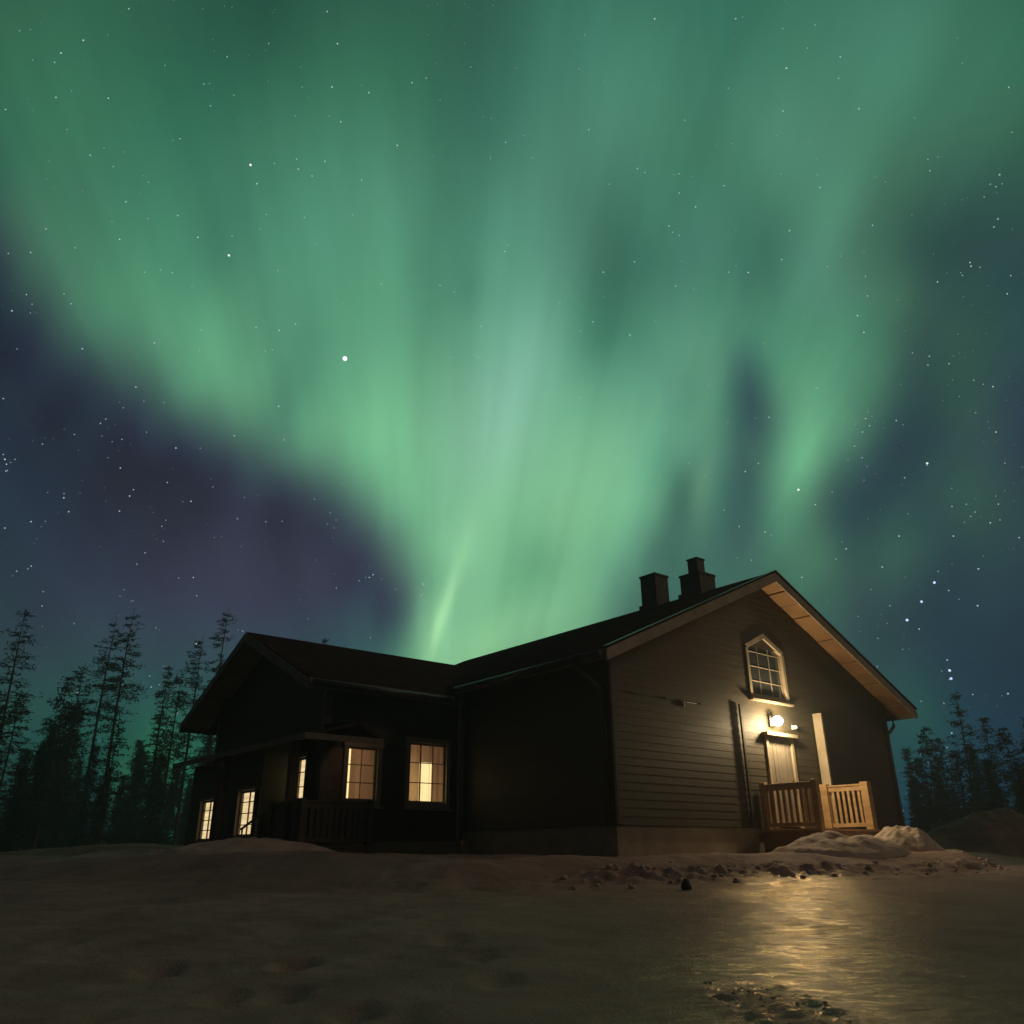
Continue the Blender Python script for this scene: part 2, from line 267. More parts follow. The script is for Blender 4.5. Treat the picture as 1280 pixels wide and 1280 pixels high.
# value noise
_P = rng.rand(256, 256)
def vn(x, y):
    xi = np.floor(x).astype(int); yi = np.floor(y).astype(int); fx = x-xi; fy = y-yi
    fx = fx*fx*(3-2*fx); fy = fy*fy*(3-2*fy)
    g = lambda i, j: _P[i % 256, j % 256]
    return (g(xi, yi)*(1-fx)+g(xi+1, yi)*fx)*(1-fy)+(g(xi, yi+1)*(1-fx)+g(xi+1, yi+1)*fx)*fy
def fbm(x, y, o=4, r=.5):
    s = 0; a = 1; t = 0
    for k in range(o): s = s+a*(vn(x*2**k+17.3*k, y*2**k+5.1*k)-.5); t += a; a *= r
    return s/t
def sstep(a, b, x): t = np.clip((x-a)/(b-a), 0, 1); return t*t*(3-2*t)
def grid_obj(name, xs, ys, zf, m, attr=None, skirt=None):
    X, Y = np.meshgrid(xs, ys); Z = zf(X, Y); nx, ny = len(xs), len(ys)
    co = np.stack([X, Y, Z], -1).reshape(-1, 3)*S
    idx = np.arange(nx*ny).reshape(ny, nx)
    F = np.stack([idx[:-1, :-1], idx[:-1, 1:], idx[1:, 1:], idx[1:, :-1]], -1).reshape(-1, 4)
    me = bpy.data.meshes.new(name); me.vertices.add(len(co)); me.vertices.foreach_set('co', co.ravel())
    me.loops.add(F.size); me.loops.foreach_set('vertex_index', F.ravel().astype(np.int32))
    me.polygons.add(len(F)); me.polygons.foreach_set('loop_start', np.arange(0, F.size, 4, dtype=np.int32))
    me.polygons.foreach_set('loop_total', np.full(len(F), 4, dtype=np.int32)); me.polygons.foreach_set('use_smooth', np.ones(len(F), bool))
    me.update(); me.validate()
    if attr is not None:
        at = me.attributes.new('ice', 'FLOAT', 'POINT'); at.data.foreach_set('value', attr(X, Y).ravel().astype(np.float32))
    me.materials.append(m); o = bpy.data.objects.new(name, me); col.objects.link(o); return o

# ------------------------------------------------------------------ ground
def edge_y(x): return np.interp(x, [-40, -14, -6.5, -3, -.8, 1., 3.5, 6, 7.5, 9.5, 14, 30], [22, 16, 12.6, 10.9, 10.3, 11.2, 11.9, 12.8, 14, 18, 24, 30])
FOOT = []
# a few trodden holes
FOOT += [(-2.3, 6.0, .9), (-1.45, 6.1, 1.), (-1.6, 5.15, .7), (-1.3, 5.2, .8), (-.8, 4.75, .9), (-.55, 4.6, .6), (-.5, 6.8, .5), (-.25, 6.2, .4), (-3.4, 6.9, .5), (-.1, 5.4, .5), (-2.0, 4.5, .6), (-.95, 7.9, .4)]
def ice_glare_mask(X, Y):
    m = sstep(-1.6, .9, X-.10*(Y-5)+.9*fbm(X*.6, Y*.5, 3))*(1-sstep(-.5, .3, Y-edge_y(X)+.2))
    bd = np.exp(-((X-.315*Y+.5*fbm(X*.8, Y*.7, 3))/.62)**2)  # holds the ice to the lamp's reflection line, so glare shows only there
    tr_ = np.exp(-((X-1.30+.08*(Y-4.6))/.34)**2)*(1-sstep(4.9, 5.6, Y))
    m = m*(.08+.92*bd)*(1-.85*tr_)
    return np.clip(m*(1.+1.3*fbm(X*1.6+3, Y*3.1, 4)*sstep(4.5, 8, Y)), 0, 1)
def gz(X, Y):
    z = np.interp(Y, [-50, 0, 5, 9, 12, 16, 30, 60, 400, 900], [-.2, -.02, .05, .29, .41, .47, .52, .58, .62, .62])
    e = Y-edge_y(X)
    z = z+.28*sstep(-.25, 1.1, e)*(1-.35*sstep(3, 14, e)) * (.4+.6*(1-sstep(8, 14, X)))
    near = 1-sstep(20, 60, np.hypot(X, Y))
    w = 1-sstep(-1.6, .9, X-.10*(Y-5))*(1-sstep(-.5, .3, Y-edge_y(X)+.2))*.8
    z = z+near*(.13*fbm(X*.33, Y*.33, 3)+w*.085*fbm(X*1.2, Y*1.6, 5)+w*.034*fbm(X*5, Y*6, 4)+(1-w)*.02*fbm(X*3.5, Y*5.5, 4))
    # churned snow ridge thrown up along the edge of the icy yard
    rid = np.exp(-((e-.05)/.33)**2)*(.25+.75*sstep(.2, 1.2, X))*(1-sstep(7.6, 9.5, X))
    z = z+near*rid*(.03+.42*np.abs(fbm(X*1.9, Y*2.6, 5, .6)))
    rid2 = np.exp(-((e+.75+.25*fbm(X*.9, Y*.1, 2))/.12)**2)*sstep(1.5, 3, X)*(1-sstep(6, 8, X))
    z = z+near*rid2*(.012+.09*np.abs(fbm(X*4, Y*5, 3)))
    # tyre tread rows, bottom centre
    for (x0, s) in ((1.12, -.10), (1.32, -.08), (1.52, -.06)):
        c = x0+s*(Y-4.6)
        k = np.exp(-((X-c)/.085)**2)*sstep(3.3, 3.8, Y)*(1-sstep(4.9, 5.5, Y))
        z = z+k*(.014*np.clip(.4*np.sin(Y*30+x0*9)+5*fbm(X*15, Y*15, 2), -.5, 1.3)+.006)
    for (fx, fy, s) in FOOT:
        d = ((X-fx+.05*fbm(X*4, Y*4, 2))/.12)**2+((Y-fy+.12*fbm(X*3+9, Y*3, 2))/.20)**2
        z = z-.07*s*np.exp(-d)+.012*s*np.exp(-((np.sqrt(d)-1.5)/.4)**2)*(1+2*fbm(X*7, Y*7, 2))
    # slope in front of the wing
    z = z+.10*np.exp(-(((X+3.6)/2.6)**2+((Y-12.6)/1.3)**2))
    return z
def graded(lo, a, b, hi, st, g=1.13):
    c = list(np.arange(a, b+1e-6, st)); s = st
    while c[-1] < hi: s *= g; c.append(c[-1]+s)
    s = st; l = []; v = a
    while v > lo: s *= g; v -= s; l.append(v)
    return np.array(l[::-1]+c)
m = bpy.data.materials.new('snow_and_ice'); m.use_nodes = True; t = m.node_tree; b = t.nodes['Principled BSDF']; n = t.nodes.new; l = t.links.new
co = n('ShaderNodeTexCoord'); at = n('ShaderNodeAttribute'); at.attribute_name = 'ice'
def nz(scale, detail=5, vec=None, sx=(1, 1, 1), ro=.55):
    mp = n('ShaderNodeMapping'); mp.inputs['Scale'].default_value = sx; l(co.outputs['Object'], mp.inputs[0])
    k = n('ShaderNodeTexNoise'); k.inputs['Scale'].default_value = scale; k.inputs['Detail'].default_value = detail; k.inputs['Roughness'].default_value = ro; l(mp.outputs[0], k.inputs['Vector']); return k.outputs[0]
def ramp(src, p, c1, c2):
    r = n('ShaderNodeValToRGB'); r.color_ramp.elements[0].position, r.color_ramp.elements[1].position = p
    r.color_ramp.elements[0].color = (*c1, 1); r.color_ramp.elements[1].color = (*c2, 1); l(src, r.inputs[0]); return r.outputs[0]
def mixc(f, a, b_):
    x = n('ShaderNodeMix'); x.data_type = 'RGBA'
    for s, v in ((0, f), (6, a), (7, b_)):
        if isinstance(v, (float, int)): x.inputs[s].default_value = v
        else: l(v, x.inputs[s])
    return x.outputs[2]
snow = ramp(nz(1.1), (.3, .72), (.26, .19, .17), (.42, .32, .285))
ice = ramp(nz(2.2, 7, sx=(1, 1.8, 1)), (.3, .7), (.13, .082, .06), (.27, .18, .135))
l(mixc(at.outputs['Fac'], snow, ice), b.inputs['Base Color'])
rr = ramp(nz(3., 6, sx=(1, 2.2, 1)), (.35, .65), (.13,)*3, (.28,)*3)
l(mixc(at.outputs['Fac'], mixc(0., (.75), (.75)) if False else ramp(nz(9), (0, 1), (.7,)*3, (.85,)*3), rr), b.inputs['Roughness'])
b.inputs['Specular IOR Level'].default_value = .12
bp = n('ShaderNodeBump'); bp.inputs['Strength'].default_value = 1.; bp.inputs['Distance'].default_value = .02
bp2 = n('ShaderNodeBump'); bp2.inputs['Strength'].default_value = .4; bp2.inputs['Distance'].default_value = .05
l(nz(34, 8, ro=.68), bp.inputs['Height']); l(nz(5.5, 5, sx=(1, 1.3, 1), ro=.6), bp2.inputs['Height']); l(bp.outputs[0], bp2.inputs['Normal']); l(bp2.outputs[0], b.inputs['Normal'])
# ice gloss: warm tint cancels green sky reflections, in patches along the lamp glare
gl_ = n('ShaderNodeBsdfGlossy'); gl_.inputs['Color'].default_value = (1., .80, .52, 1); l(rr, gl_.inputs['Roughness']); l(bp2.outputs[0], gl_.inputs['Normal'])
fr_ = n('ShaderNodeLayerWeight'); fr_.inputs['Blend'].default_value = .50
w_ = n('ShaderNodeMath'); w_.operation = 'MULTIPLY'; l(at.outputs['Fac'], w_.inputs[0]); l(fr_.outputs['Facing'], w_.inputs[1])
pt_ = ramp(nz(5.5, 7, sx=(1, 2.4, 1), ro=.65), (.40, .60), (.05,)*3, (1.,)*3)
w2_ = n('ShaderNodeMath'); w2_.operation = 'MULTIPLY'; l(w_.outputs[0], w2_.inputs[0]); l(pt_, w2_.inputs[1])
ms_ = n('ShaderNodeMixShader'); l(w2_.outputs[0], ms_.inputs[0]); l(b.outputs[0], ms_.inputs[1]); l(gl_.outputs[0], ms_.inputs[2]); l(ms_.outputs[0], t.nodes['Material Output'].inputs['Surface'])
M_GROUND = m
ground = grid_obj('ground', graded(-700, -9, 11, 700, .035), graded(-40, 2.6, 16.5, 900, .035), gz, m, ice_glare_mask)
tag(ground, kind='structure')
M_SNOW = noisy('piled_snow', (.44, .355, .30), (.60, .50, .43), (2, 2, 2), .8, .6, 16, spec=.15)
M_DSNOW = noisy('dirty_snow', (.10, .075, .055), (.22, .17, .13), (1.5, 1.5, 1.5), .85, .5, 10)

def pile(name, x, y, rx, ry, h, rot, label, seed=0, m=None, pw=1.3, rough=.16, res=80, group=None):
    """one heap of snow standing on the ground"""
    base = gz(np.array([[x]]), np.array([[y]]))[0, 0]
    c, s = math.cos(rot), math.sin(rot)
    def zf(U, V):
        r = np.sqrt((U/rx)**2+(V/ry)**2); k = np.clip(1-r**1.6, 0, 1)**pw
        X = x+(c*U-s*V); Y = y+(s*U+c*V)
        return gz(X, Y)-.05+k*h*(1+.9*fbm(U*1.9/max(rx, .3)+seed, V*1.9/max(ry, .3)+seed*3, 3))+k**.5*rough*h*(1.1*fbm(U*9+seed, V*9, 4)+1.6*(.12-np.abs(fbm(U*3.1+seed, V*3.7, 4, .6))))+.05*np.clip(k*6, 0, 1)
    us = np.linspace(-rx*1.02, rx*1.02, res); vs = np.linspace(-ry*1.02, ry*1.02, res)
    U, V = np.meshgrid(us, vs); Z = zf(U, V); ins = (U/rx)**2+(V/ry)**2 <= 1.03
    idx = -np.ones(U.shape, int); idx[ins] = np.arange(ins.sum())
    P = np.stack([c*U-s*V, s*U+c*V, Z-base], -1)[ins]*S
    F = [[idx[j, i], idx[j, i+1], idx[j+1, i+1], idx[j+1, i]] for j in range(res-1) for i in range(res-1)
         if min(idx[j, i], idx[j, i+1], idx[j+1, i+1], idx[j+1, i]) >= 0]
    me = bpy.data.meshes.new(name); me.from_pydata(P.tolist(), [], F)
    for p in me.polygons: p.use_smooth = True
    me.materials.append(m or M_SNOW); o = bpy.data.objects.new(name, me); col.objects.link(o); o.location = (x*S, y*S, base*S)
    return tag(o, label, 'snow pile', group)
pile('snow_pile', 5.15, 14.0, 1.35, .8, .36, .35, 'broad lamp-lit snow heap in front of the gable railing, half in shade', 3)
pile('snow_pile', 6.62, 15.1, .75, .6, .50, .2, 'small bright peaked snow heap right of the gable railing', 8, pw=1.2)
pile('snow_pile', -3.95, 13.3, 1.5, 1.0, .22, -.1, 'rounded dark snow mound in front of the lit veranda window', 5, rough=.2)
pile('snow_pile', -6.2, 14.6, 1.2, .8, .12, .2, 'low dim snow mound at the left corner of the veranda', 12, rough=.25)
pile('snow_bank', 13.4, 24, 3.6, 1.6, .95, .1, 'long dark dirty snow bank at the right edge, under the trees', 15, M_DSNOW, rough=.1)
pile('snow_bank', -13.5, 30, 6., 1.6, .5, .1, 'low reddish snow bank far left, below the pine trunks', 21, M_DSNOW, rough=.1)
# clods of broken snow along the yard edge
def clods():
    mb = MB(W3)
    for i in range(92):
        x = random.uniform(.6, 7.9); e = random.gauss(0, .32); y = float(edge_y(np.array(x)))+e
        r = random.uniform(.015, .05)
        if i >= 70: y = random.uniform(4.3, 5.7); x = 1.18+.17*random.choice((0, 1, 2))-.08*(y-4.6)+random.gauss(0, .05); r = random.uniform(.006, .016)
        r = r; z = float(gz(np.array([[x]]), np.array([[y]]))[0, 0])+r*(.3 if i < 70 else -.1)
        i0 = len(mb.v)
        for th in (0, 1, 2, 3):
            for ph in range(7):
                a = ph*2*math.pi/7; t_ = (.25+.18*th)*math.pi-.1
                q = r*random.uniform(.7, 1.25); mb.v.append(Vector((x+q*math.sin(t_)*math.cos(a), y+q*math.sin(t_)*math.sin(a), z+q*.8*math.cos(t_))))
        for th in range(3):
            for ph in range(7):
                mb.f.append([i0+th*7+ph, i0+th*7+(ph+1) % 7, i0+th*7+7+(ph+1) % 7, i0+th*7+7+ph]); mb.sm.append(True)
        mb.f.append([i0+ph for ph in range(7)]); mb.sm.append(True)
    return mb.build('snow_clods', M_SNOW)
tag(clods(), kind='stuff')
mb = MB(W3); x, y = 2.92, 13.5*.9
x, y = 2.0, 10.5; z = float(gz(np.array([[x]]), np.array([[y]]))[0, 0])
prf = [(0, .075), (.05, .085), (.10, .06), (.135, .03)]
for k, (h, r) in enumerate(prf):
    for q in range(9): mb.v.append(Vector((x+r*.75*math.cos(q*.698)*random.uniform(.8, 1.2), y+r*math.sin(q*.698)*random.uniform(.8, 1.2), z-.02+h)))
for k in range(3):
    for q in range(9): mb.f.append([k*9+q, k*9+(q+1) % 9, k*9+9+(q+1) % 9, k*9+9+q]); mb.sm.append(True)
mb.f.append([27+q for q in range(9)]); mb.sm.append(True)
rk = mb.build('rock', M_ROCK); tag(rk, 'small black lump alone on the icy yard before the house corner', 'rock')

# ------------------------------------------------------------------ house
house = empty('house', hab(0, 0, .6), 'dark wooden house with lit windows, two chimneys and a projecting wing', 'house')
E_, G_ = .552, .481; WD = 9.; ZF = 1.149; ZE = 3.744; ZR = 6.03; SL = (ZR-ZE)/(WD/2+E_)
AW = 6.507; WW = 2.492; LW = 2.986; G2 = .614; ZR2 = 4.91; SL2 = .457; LA = 9.6
def zmain(b): return ZR-SL*abs(b-WD/2)
def zwing(a): return ZR2-SL2*abs(a-AW)
def siding(name, P, out, s0, s1, z0, ztop, lim, holes, bh=.128, lap=.005):
    """lapped boards on a wall; P(s, o, z) -> house coords, lim(z) -> (smin, smax)"""
    mb = MB(); br = set([z0, ztop]); z = z0
    while z < ztop: br.add(z); z += bh
    for h in holes: br.add(h[2]); br.add(h[3])
    br = sorted(v for v in br if z0 <= v <= ztop)
    off = lambda z: lap*(1-((z-z0) % bh)/bh)+.003
    for i in range(len(br)-1):
        za, zb = br[i], br[i+1]
        if zb-za < 1e-4: continue
        la, ra = lim(za); lb, rb = lim(zb); cuts = sorted([h for h in holes if h[2] < zb-1e-5 and h[3] > za+1e-5])
        oa = off(za+1e-6); ob = oa-lap*(zb-za)/bh
        segs = []; cur = None
        xs = [('l', None)]+[('h', h) for h in cuts]+[('r', None)]
        L = (la, lb)
        for h in cuts: segs.append((L, (h[0], h[0]))); L = (h[1], h[1])
        segs.append((L, (ra, rb)))
        for (p, q) in segs:
            if q[0]-p[0] < 1e-4 and q[1]-p[1] < 1e-4: continue
            mb.face([P(p[0], oa, za), P(q[0], oa, za), P(q[1], ob, zb), P(p[1], ob, zb)])
            mb.face([P(p[0], oa, za), P(q[0], oa, za), P(q[0], .0, za), P(p[0], .0, za)])
    return mb.build(name, M_SIDING, house, recalc=False)
PG = lambda s, o, z: (-o, s, z)                      # gable plane a=0
PM = lambda s, o, z: (s, -o, z)                      # main side wall b=0
PW = lambda s, o, z: (AW-WW-o, s, z)                 # wing long wall
PE = lambda s, o, z: (s, -LW-o, z)                   # wing gable wall
gl = lambda z: (max(0, WD/2-(ZR-.12-z)/SL), min(WD, WD/2+(ZR-.12-z)/SL))
attic = (3.93, 5.07, 3.55, 4.52); door = (4.18, 5.04, 1.15, 2.84)
siding('gable_wall', PG, 1, 0, WD, ZF, ZR-.14, gl, [attic, door])
siding('side_wall', PM, 1, 0, 4.015, ZF, zmain(0)-.1, lambda z: (0, AW-WW), [])
w1 = (-1.22, -.40, 1.62, 2.68); w2 = (-2.50, -1.90, 1.62, 2.52); dw = (-2.94, -2.60, .92, 2.48)
siding('wing_wall', PW, 1, -LW, 0, .95, zwing(4.015)-.1, lambda z: (-LW, 0), [w1, w2, dw])
wl = lambda z: (max(AW-WW, AW-(ZR2-.12-z)/SL2), min(AW+WW, AW+(ZR2-.12-z)/SL2))
w3 = (4.55, 4.95, 1.62, 2.36)
siding('wing_gable_wall', PE, 1, AW-WW, AW+WW, .95, ZR2-.14, wl, [w3])
# unseen sides that close the house
mb = MB(); mb.face([(0, WD, .9), (LA, WD, .9), (LA, WD, zmain(WD)-.1), (0, WD, zmain(WD)-.1)])
mb.face([(LA, 0, .9), (LA, WD, .9), (LA, WD, zmain(WD)-.1), (LA, WD/2, ZR-.12), (LA, 0, zmain(0)-.1)])
mb.face([(AW+WW, -LW, .9), (AW+WW, 0, .9), (AW+WW, 0, zwing(AW+WW)-.1), (AW+WW, -LW, zwing(AW+WW)-.1)])
mb.face([(AW+WW, 0, .9), (LA, 0, .9), (LA, 0, zmain(0)-.1), (AW+WW, 0, zmain(0)-.1)])
mb.build('back_wall', M_SIDING, house, recalc=False)
# inner core that stops light passing through (ceiling and floor)
mb = MB(); mb.face([(.05, .05, 3.45), (9.5, .05, 3.45), (9.5, 8.95, 3.45), (.05, 8.95, 3.45)])
mb.face([(4.1, -2.9, 3.2), (8.9, -2.9, 3.2), (8.9, 0, 3.2), (4.1, 0, 3.2)])
mb.face([(0.05, .05, 1.1), (9.5, .05, 1.1), (9.5, 8.95, 1.1), (.05, 8.95, 1.1)])
mb.face([(4.1, -2.9, .93), (8.9, -2.9, .93), (8.9, 0, .93), (4.1, 0, .93)])
mb.build('ceiling', M_BROWNWOOD, house, recalc=False)
mb = MB(); mb.box(.03, LA-.03, .03, WD-.03, .3, ZF-.005); mb.build('foundation', M_CONC, house)
mb = MB(); mb.box(AW-WW+.03, AW+WW-.03, -LW+.03, 0, .3, .945); mb.build('foundation', M_CONC, house)
# roofs
def slab(mb, p, th=.10):
    mb.hexa([(a, b, z-th) for a, b, z in p], p)
GR = G_; A1 = LA+.5
mb = MB()
mb.hexa([(-GR, -E_, ZE-.10), (A1, -E_, ZE-.10), (A1, WD/2, ZR-.10), (-GR, WD/2, ZR-.10)], [(-GR, -E_, ZE), (A1, -E_, ZE), (A1, WD/2, ZR), (-GR, WD/2, ZR)])
mb.hexa([(-GR, WD/2, ZR-.10), (A1, WD/2, ZR-.10), (A1, WD+E_, ZE-.10), (-GR, WD+E_, ZE-.10)], [(-GR, WD/2, ZR), (A1, WD/2, ZR), (A1, WD+E_, ZE), (-GR, WD+E_, ZE)])
mroof = mb.build('main_roof', M_ROOF, house)
EN, EF = .50, .66; bi = (ZR2-ZE)/SL-E_
mb = MB(); b0 = -LW-G2
an, af = AW-WW-EN, AW+WW+EF
mb.hexa([(an, b0, zwing(an)-.10), (an, -.35, zwing(an)-.10), (AW, bi+.1, ZR2-.10), (AW, b0, ZR2-.10)], [(an, b0, zwing(an)), (an, -.35, zwing(an)), (AW, bi+.1, ZR2), (AW, b0, ZR2)])
mb.hexa([(AW, b0, ZR2-.10), (AW, bi+.1, ZR2-.10), (af, -.35, zwing(af)-.10), (af, b0, zwing(af)-.10)], [(AW, b0, ZR2), (AW, bi+.1, ZR2), (af, -.35, zwing(af)), (af, b0, zwing(af))])
wroof = mb.build('wing_roof', M_ROOF, house)
# soffit boards under the gable overhangs, each board a few mm apart, set under the slab
def rake_soffit(z_of, p0, p1, q0, q1, axis, parent, nb, dz=-.104):
    """boards run across the overhang; stepped like the real ones"""
    mb = MB()
    for i in range(nb):
        t0 = i/nb; t1 = (i+1)/nb-.006
        u0 = p0+(p1-p0)*t0; u1 = p0+(p1-p0)*t1
        k = .012*(i % 2)
        if axis == 'b':
            lo = [(q0, u0, z_of(u0)+dz-.02-k), (q1, u0, z_of(u0)+dz-.02-k), (q1, u1, z_of(u1)+dz-.02-k), (q0, u1, z_of(u1)+dz-.02-k)]
        else:
            lo = [(u0, q0, z_of(u0)+dz-.02-k), (u0, q1, z_of(u0)+dz-.02-k), (u1, q1, z_of(u1)+dz-.02-k), (u1, q0, z_of(u1)+dz-.02-k)]
        hi = [(a, b, z+.02) for a, b, z in lo]
        mb.hexa(lo, hi)
    return mb.build('soffit', M_SOFFIT, parent)
rake_soffit(zmain, -E_+.03, WD/2-.02, -GR+.03, -.02, 'b', mroof, 12)
rake_soffit(zmain, WD/2+.02, WD+E_-.03, -GR+.03, -.02, 'b', mroof, 12)
rake_soffit(zwing, an+.03, AW-.02, b0+.03, -LW-.02, 'a', wroof, 7)
rake_soffit(zwing, AW+.02, af-.03, b0+.03, -LW-.02, 'a', wroof, 8)
# eave soffits
def eave_soffit(parent, a0, a1, b0_, b1_, z0, z1, n_):
    mb = MB()
    mb.hexa([(a0, b0_, z0-.124), (a1, b0_, z0-.124), (a1, b1_, z1-.124), (a0, b1_, z1-.124)], [(a0, b0_, z0-.104), (a1, b0_, z0-.104), (a1, b1_, z1-.104), (a0, b1_, z1-.104)])
    return mb.build(n_, M_DTRIM, parent)
eave_soffit(mroof, 0.0, an, -E_+.02, -.02, ZE+.02*SL, zmain(-.02), 'eave_soffit')
eave_soffit(mroof, 0.0, LA, WD+.02, WD+E_-.02, zmain(WD+.02), zmain(WD+E_-.02), 'eave_soffit')
# bargeboards (rakes) and fascias
def rake(z_of, u0, u1, q0, q1, axis, m, parent, drop=.22, up=.012):
    mb = MB(); f = (lambda u, q, z: (q, u, z)) if axis == 'b' else (lambda u, q, z: (u, q, z))
    mb.hexa([f(u0, q0, z_of(u0)-drop), f(u1, q0, z_of(u1)-drop), f(u1, q1, z_of(u1)-drop), f(u0, q1, z_of(u0)-drop)],
            [f(u0, q0, z_of(u0)-.03), f(u1, q0, z_of(u1)-.03), f(u1, q1, z_of(u1)-.03), f(u0, q1, z_of(u0)-.03)])
    return mb.build('bargeboard', m, parent)
rake(zmain, -E_, WD/2, -GR-.03, -GR+.0, 'b', M_TRIM, mroof)
rake(zmain, WD/2, WD+E_, -GR-.03, -GR+.0, 'b', M_TRIM, mroof)
rake(zwing, an, AW, b0-.03, b0, 'a', M_DTRIM, wroof, .2)
rake(zwing, AW, af, b0-.03, b0, 'a', M_DTRIM, wroof, .2)
mb = MB(); mb.box(-GR, an-.02, -E_-.03, -E_-.003, ZE-.19, ZE-.02); mb.build('fascia', M_DTRIM, mroof)
mb = MB(); mb.box(-GR, LA, WD+E_+.003, WD+E_+.03, ZE-.19, ZE-.02); mb.build('fascia', M_DTRIM, mroof)
mb = MB(); mb.box(an-.03, an-.003, b0, -E_-.06, zwing(an)-.19, zwing(an)-.02); mb.build('fascia', M_DTRIM, wroof)
mb = MB(); mb.box(af+.003, af+.03, b0, -E_-.06, zwing(af)-.19, zwing(af)-.02); mb.build('fascia', M_DTRIM, wroof)
# metal drip edges over the rakes
mb = MB()
for (u0, u1) in ((-E_-.02, WD/2), (WD/2, WD+E_+.02)):
    mb.hexa([(-GR-.055, u0, zmain(u0)+.002), (-GR+.04, u0, zmain(u0)+.002), (-GR+.04, u1, zmain(u1)+.002), (-GR-.055, u1, zmain(u1)+.002)],
            [(-GR-.055, u0, zmain(u0)+.022), (-GR+.04, u0, zmain(u0)+.022), (-GR+.04, u1, zmain(u1)+.022), (-GR-.055, u1, zmain(u1)+.022)])
mb.build('drip_edge', M_PIPE, mroof)
# gutters and downpipes
def gutter(pts, r=.055):
    return MB().tube(pts, r, 10).build('gutter', M_PIPE, house)
gutter([(-GR+.02, -E_-.085, ZE-.10), (an-.1, -E_-.085, ZE-.12)])
gutter([(an-.085, b0+.05, zwing(an)-.1), (an-.085, -E_-.12, zwing(an)-.12)])
gutter([(-GR+.02, WD+E_+.085, ZE-.10), (LA, WD+E_+.085, ZE-.12)])
MB().tube([(.10, -E_-.085, ZE-.12), (.10, -E_-.085, ZE-.26), (.10, -.12, 3.22), (.10, -.075, 3.1), (.10, -.075, 1.12)], .042, 10).build('downpipe', M_PIPE, house)
MB().tube([(.12, WD+E_+.085, ZE-.12), (.12, WD+E_+.085, ZE-.30), (.12, WD+.40, ZE-.46), (.12, WD+.10, ZE-.52), (.12, WD+.07, ZE-.64), (.12, WD+.07, 1.0)], .04, 10).build('downpipe', M_PIPE, house)
MB().tube([(4.015-.10, -.07, ZE-.3), (4.015-.10, -.07, 1.0)], .035, 10).build('downpipe', M_DTRIM, house)
# corner boards
def board(a0, a1, b0_, b1_, z0, z1, m, n_='corner_board'): return MB().box(a0, a1, b0_, b1_, z0, z1).build(n_, m, house, bevel=.004)
board(-.032, .10, -.034, -.001, ZF, zmain(0)-.13, M_SIDING); board(-.034, -.001, .001, .10, ZF+.002, zmain(0)-.13, M_SIDING)
board(-.034, -.001, WD-.10, WD+.03, ZF, zmain(WD)-.13, M_SIDING)
board(AW-WW-.034, AW-WW-.001, -LW+.001, -LW+.11, .95, zwing(4.015)-.13, M_DTRIM); board(AW-WW-.034, AW-WW+.10, -LW-.034, -LW-.001, .95, zwing(4.015)-.13, M_DTRIM)
board(AW+WW-.10, AW+WW+.03, -LW-.034, -LW-.001, .95, zwing(AW+WW)-.13, M_DTRIM)
board(AW-WW-.05, AW-WW-.001, -.13, -.03, .96, zwing(4.015)-.13, M_TRIM)
# chimneys
def chimney(a0, a1, b0_, b1_, zt, peak, pipe=None):
    mb = MB(); zb = min(zmain(b0_), zmain(b1_))-.15
    mb.box(a0, a1, b0_, b1_, zb, zt)
    am, bm_ = (a0+a1)/2, (b0_+b1_)/2; o_ = .018
    mb.box(a0-o_, a1+o_, b0_-o_, b1_+o_, zt+.001, zt+.05)
    if peak: 
        i = [(a0-o_, b0_-o_, zt+.052), (a1+o_, b0_-o_, zt+.052), (a1+o_, b1_+o_, zt+.052), (a0-o_, b1_+o_, zt+.052)]
        for k in range(4): mb.face([i[k], i[(k+1) % 4], (am, bm_, zt+.052+peak)])
    c = mb.build('chimney', M_CHIM, mroof)
    mb = MB(); mb.box(a0-.05, a1+.05, b0_-.05, b1_+.05, zb+.02, zb+.24); mb.build('flashing', M_PIPE, c)
    if pipe:
        p = pipe; mb = MB(); mb.box(am-p[0], am+p[0], bm_-p[0], bm_+p[0], zt+.052, p[1]); mb.box(am-p[0]-.02, am+p[0]+.02, bm_-p[0]-.02, bm_+p[0]+.02, p[1]+.001, p[1]+.03)
        mb.build('flue', M_CHIM, c)
    return c
c1 = chimney(2.45, 2.90, 4.27, 4.72, 6.68, .08); c1['label'] = 'plain square chimney with low peaked cap'
c2 = chimney(1.16, 1.70, 4.22, 4.76, 6.38, .0, (.13, 6.78)); c2['label'] = 'wide chimney with a narrow raised flue'

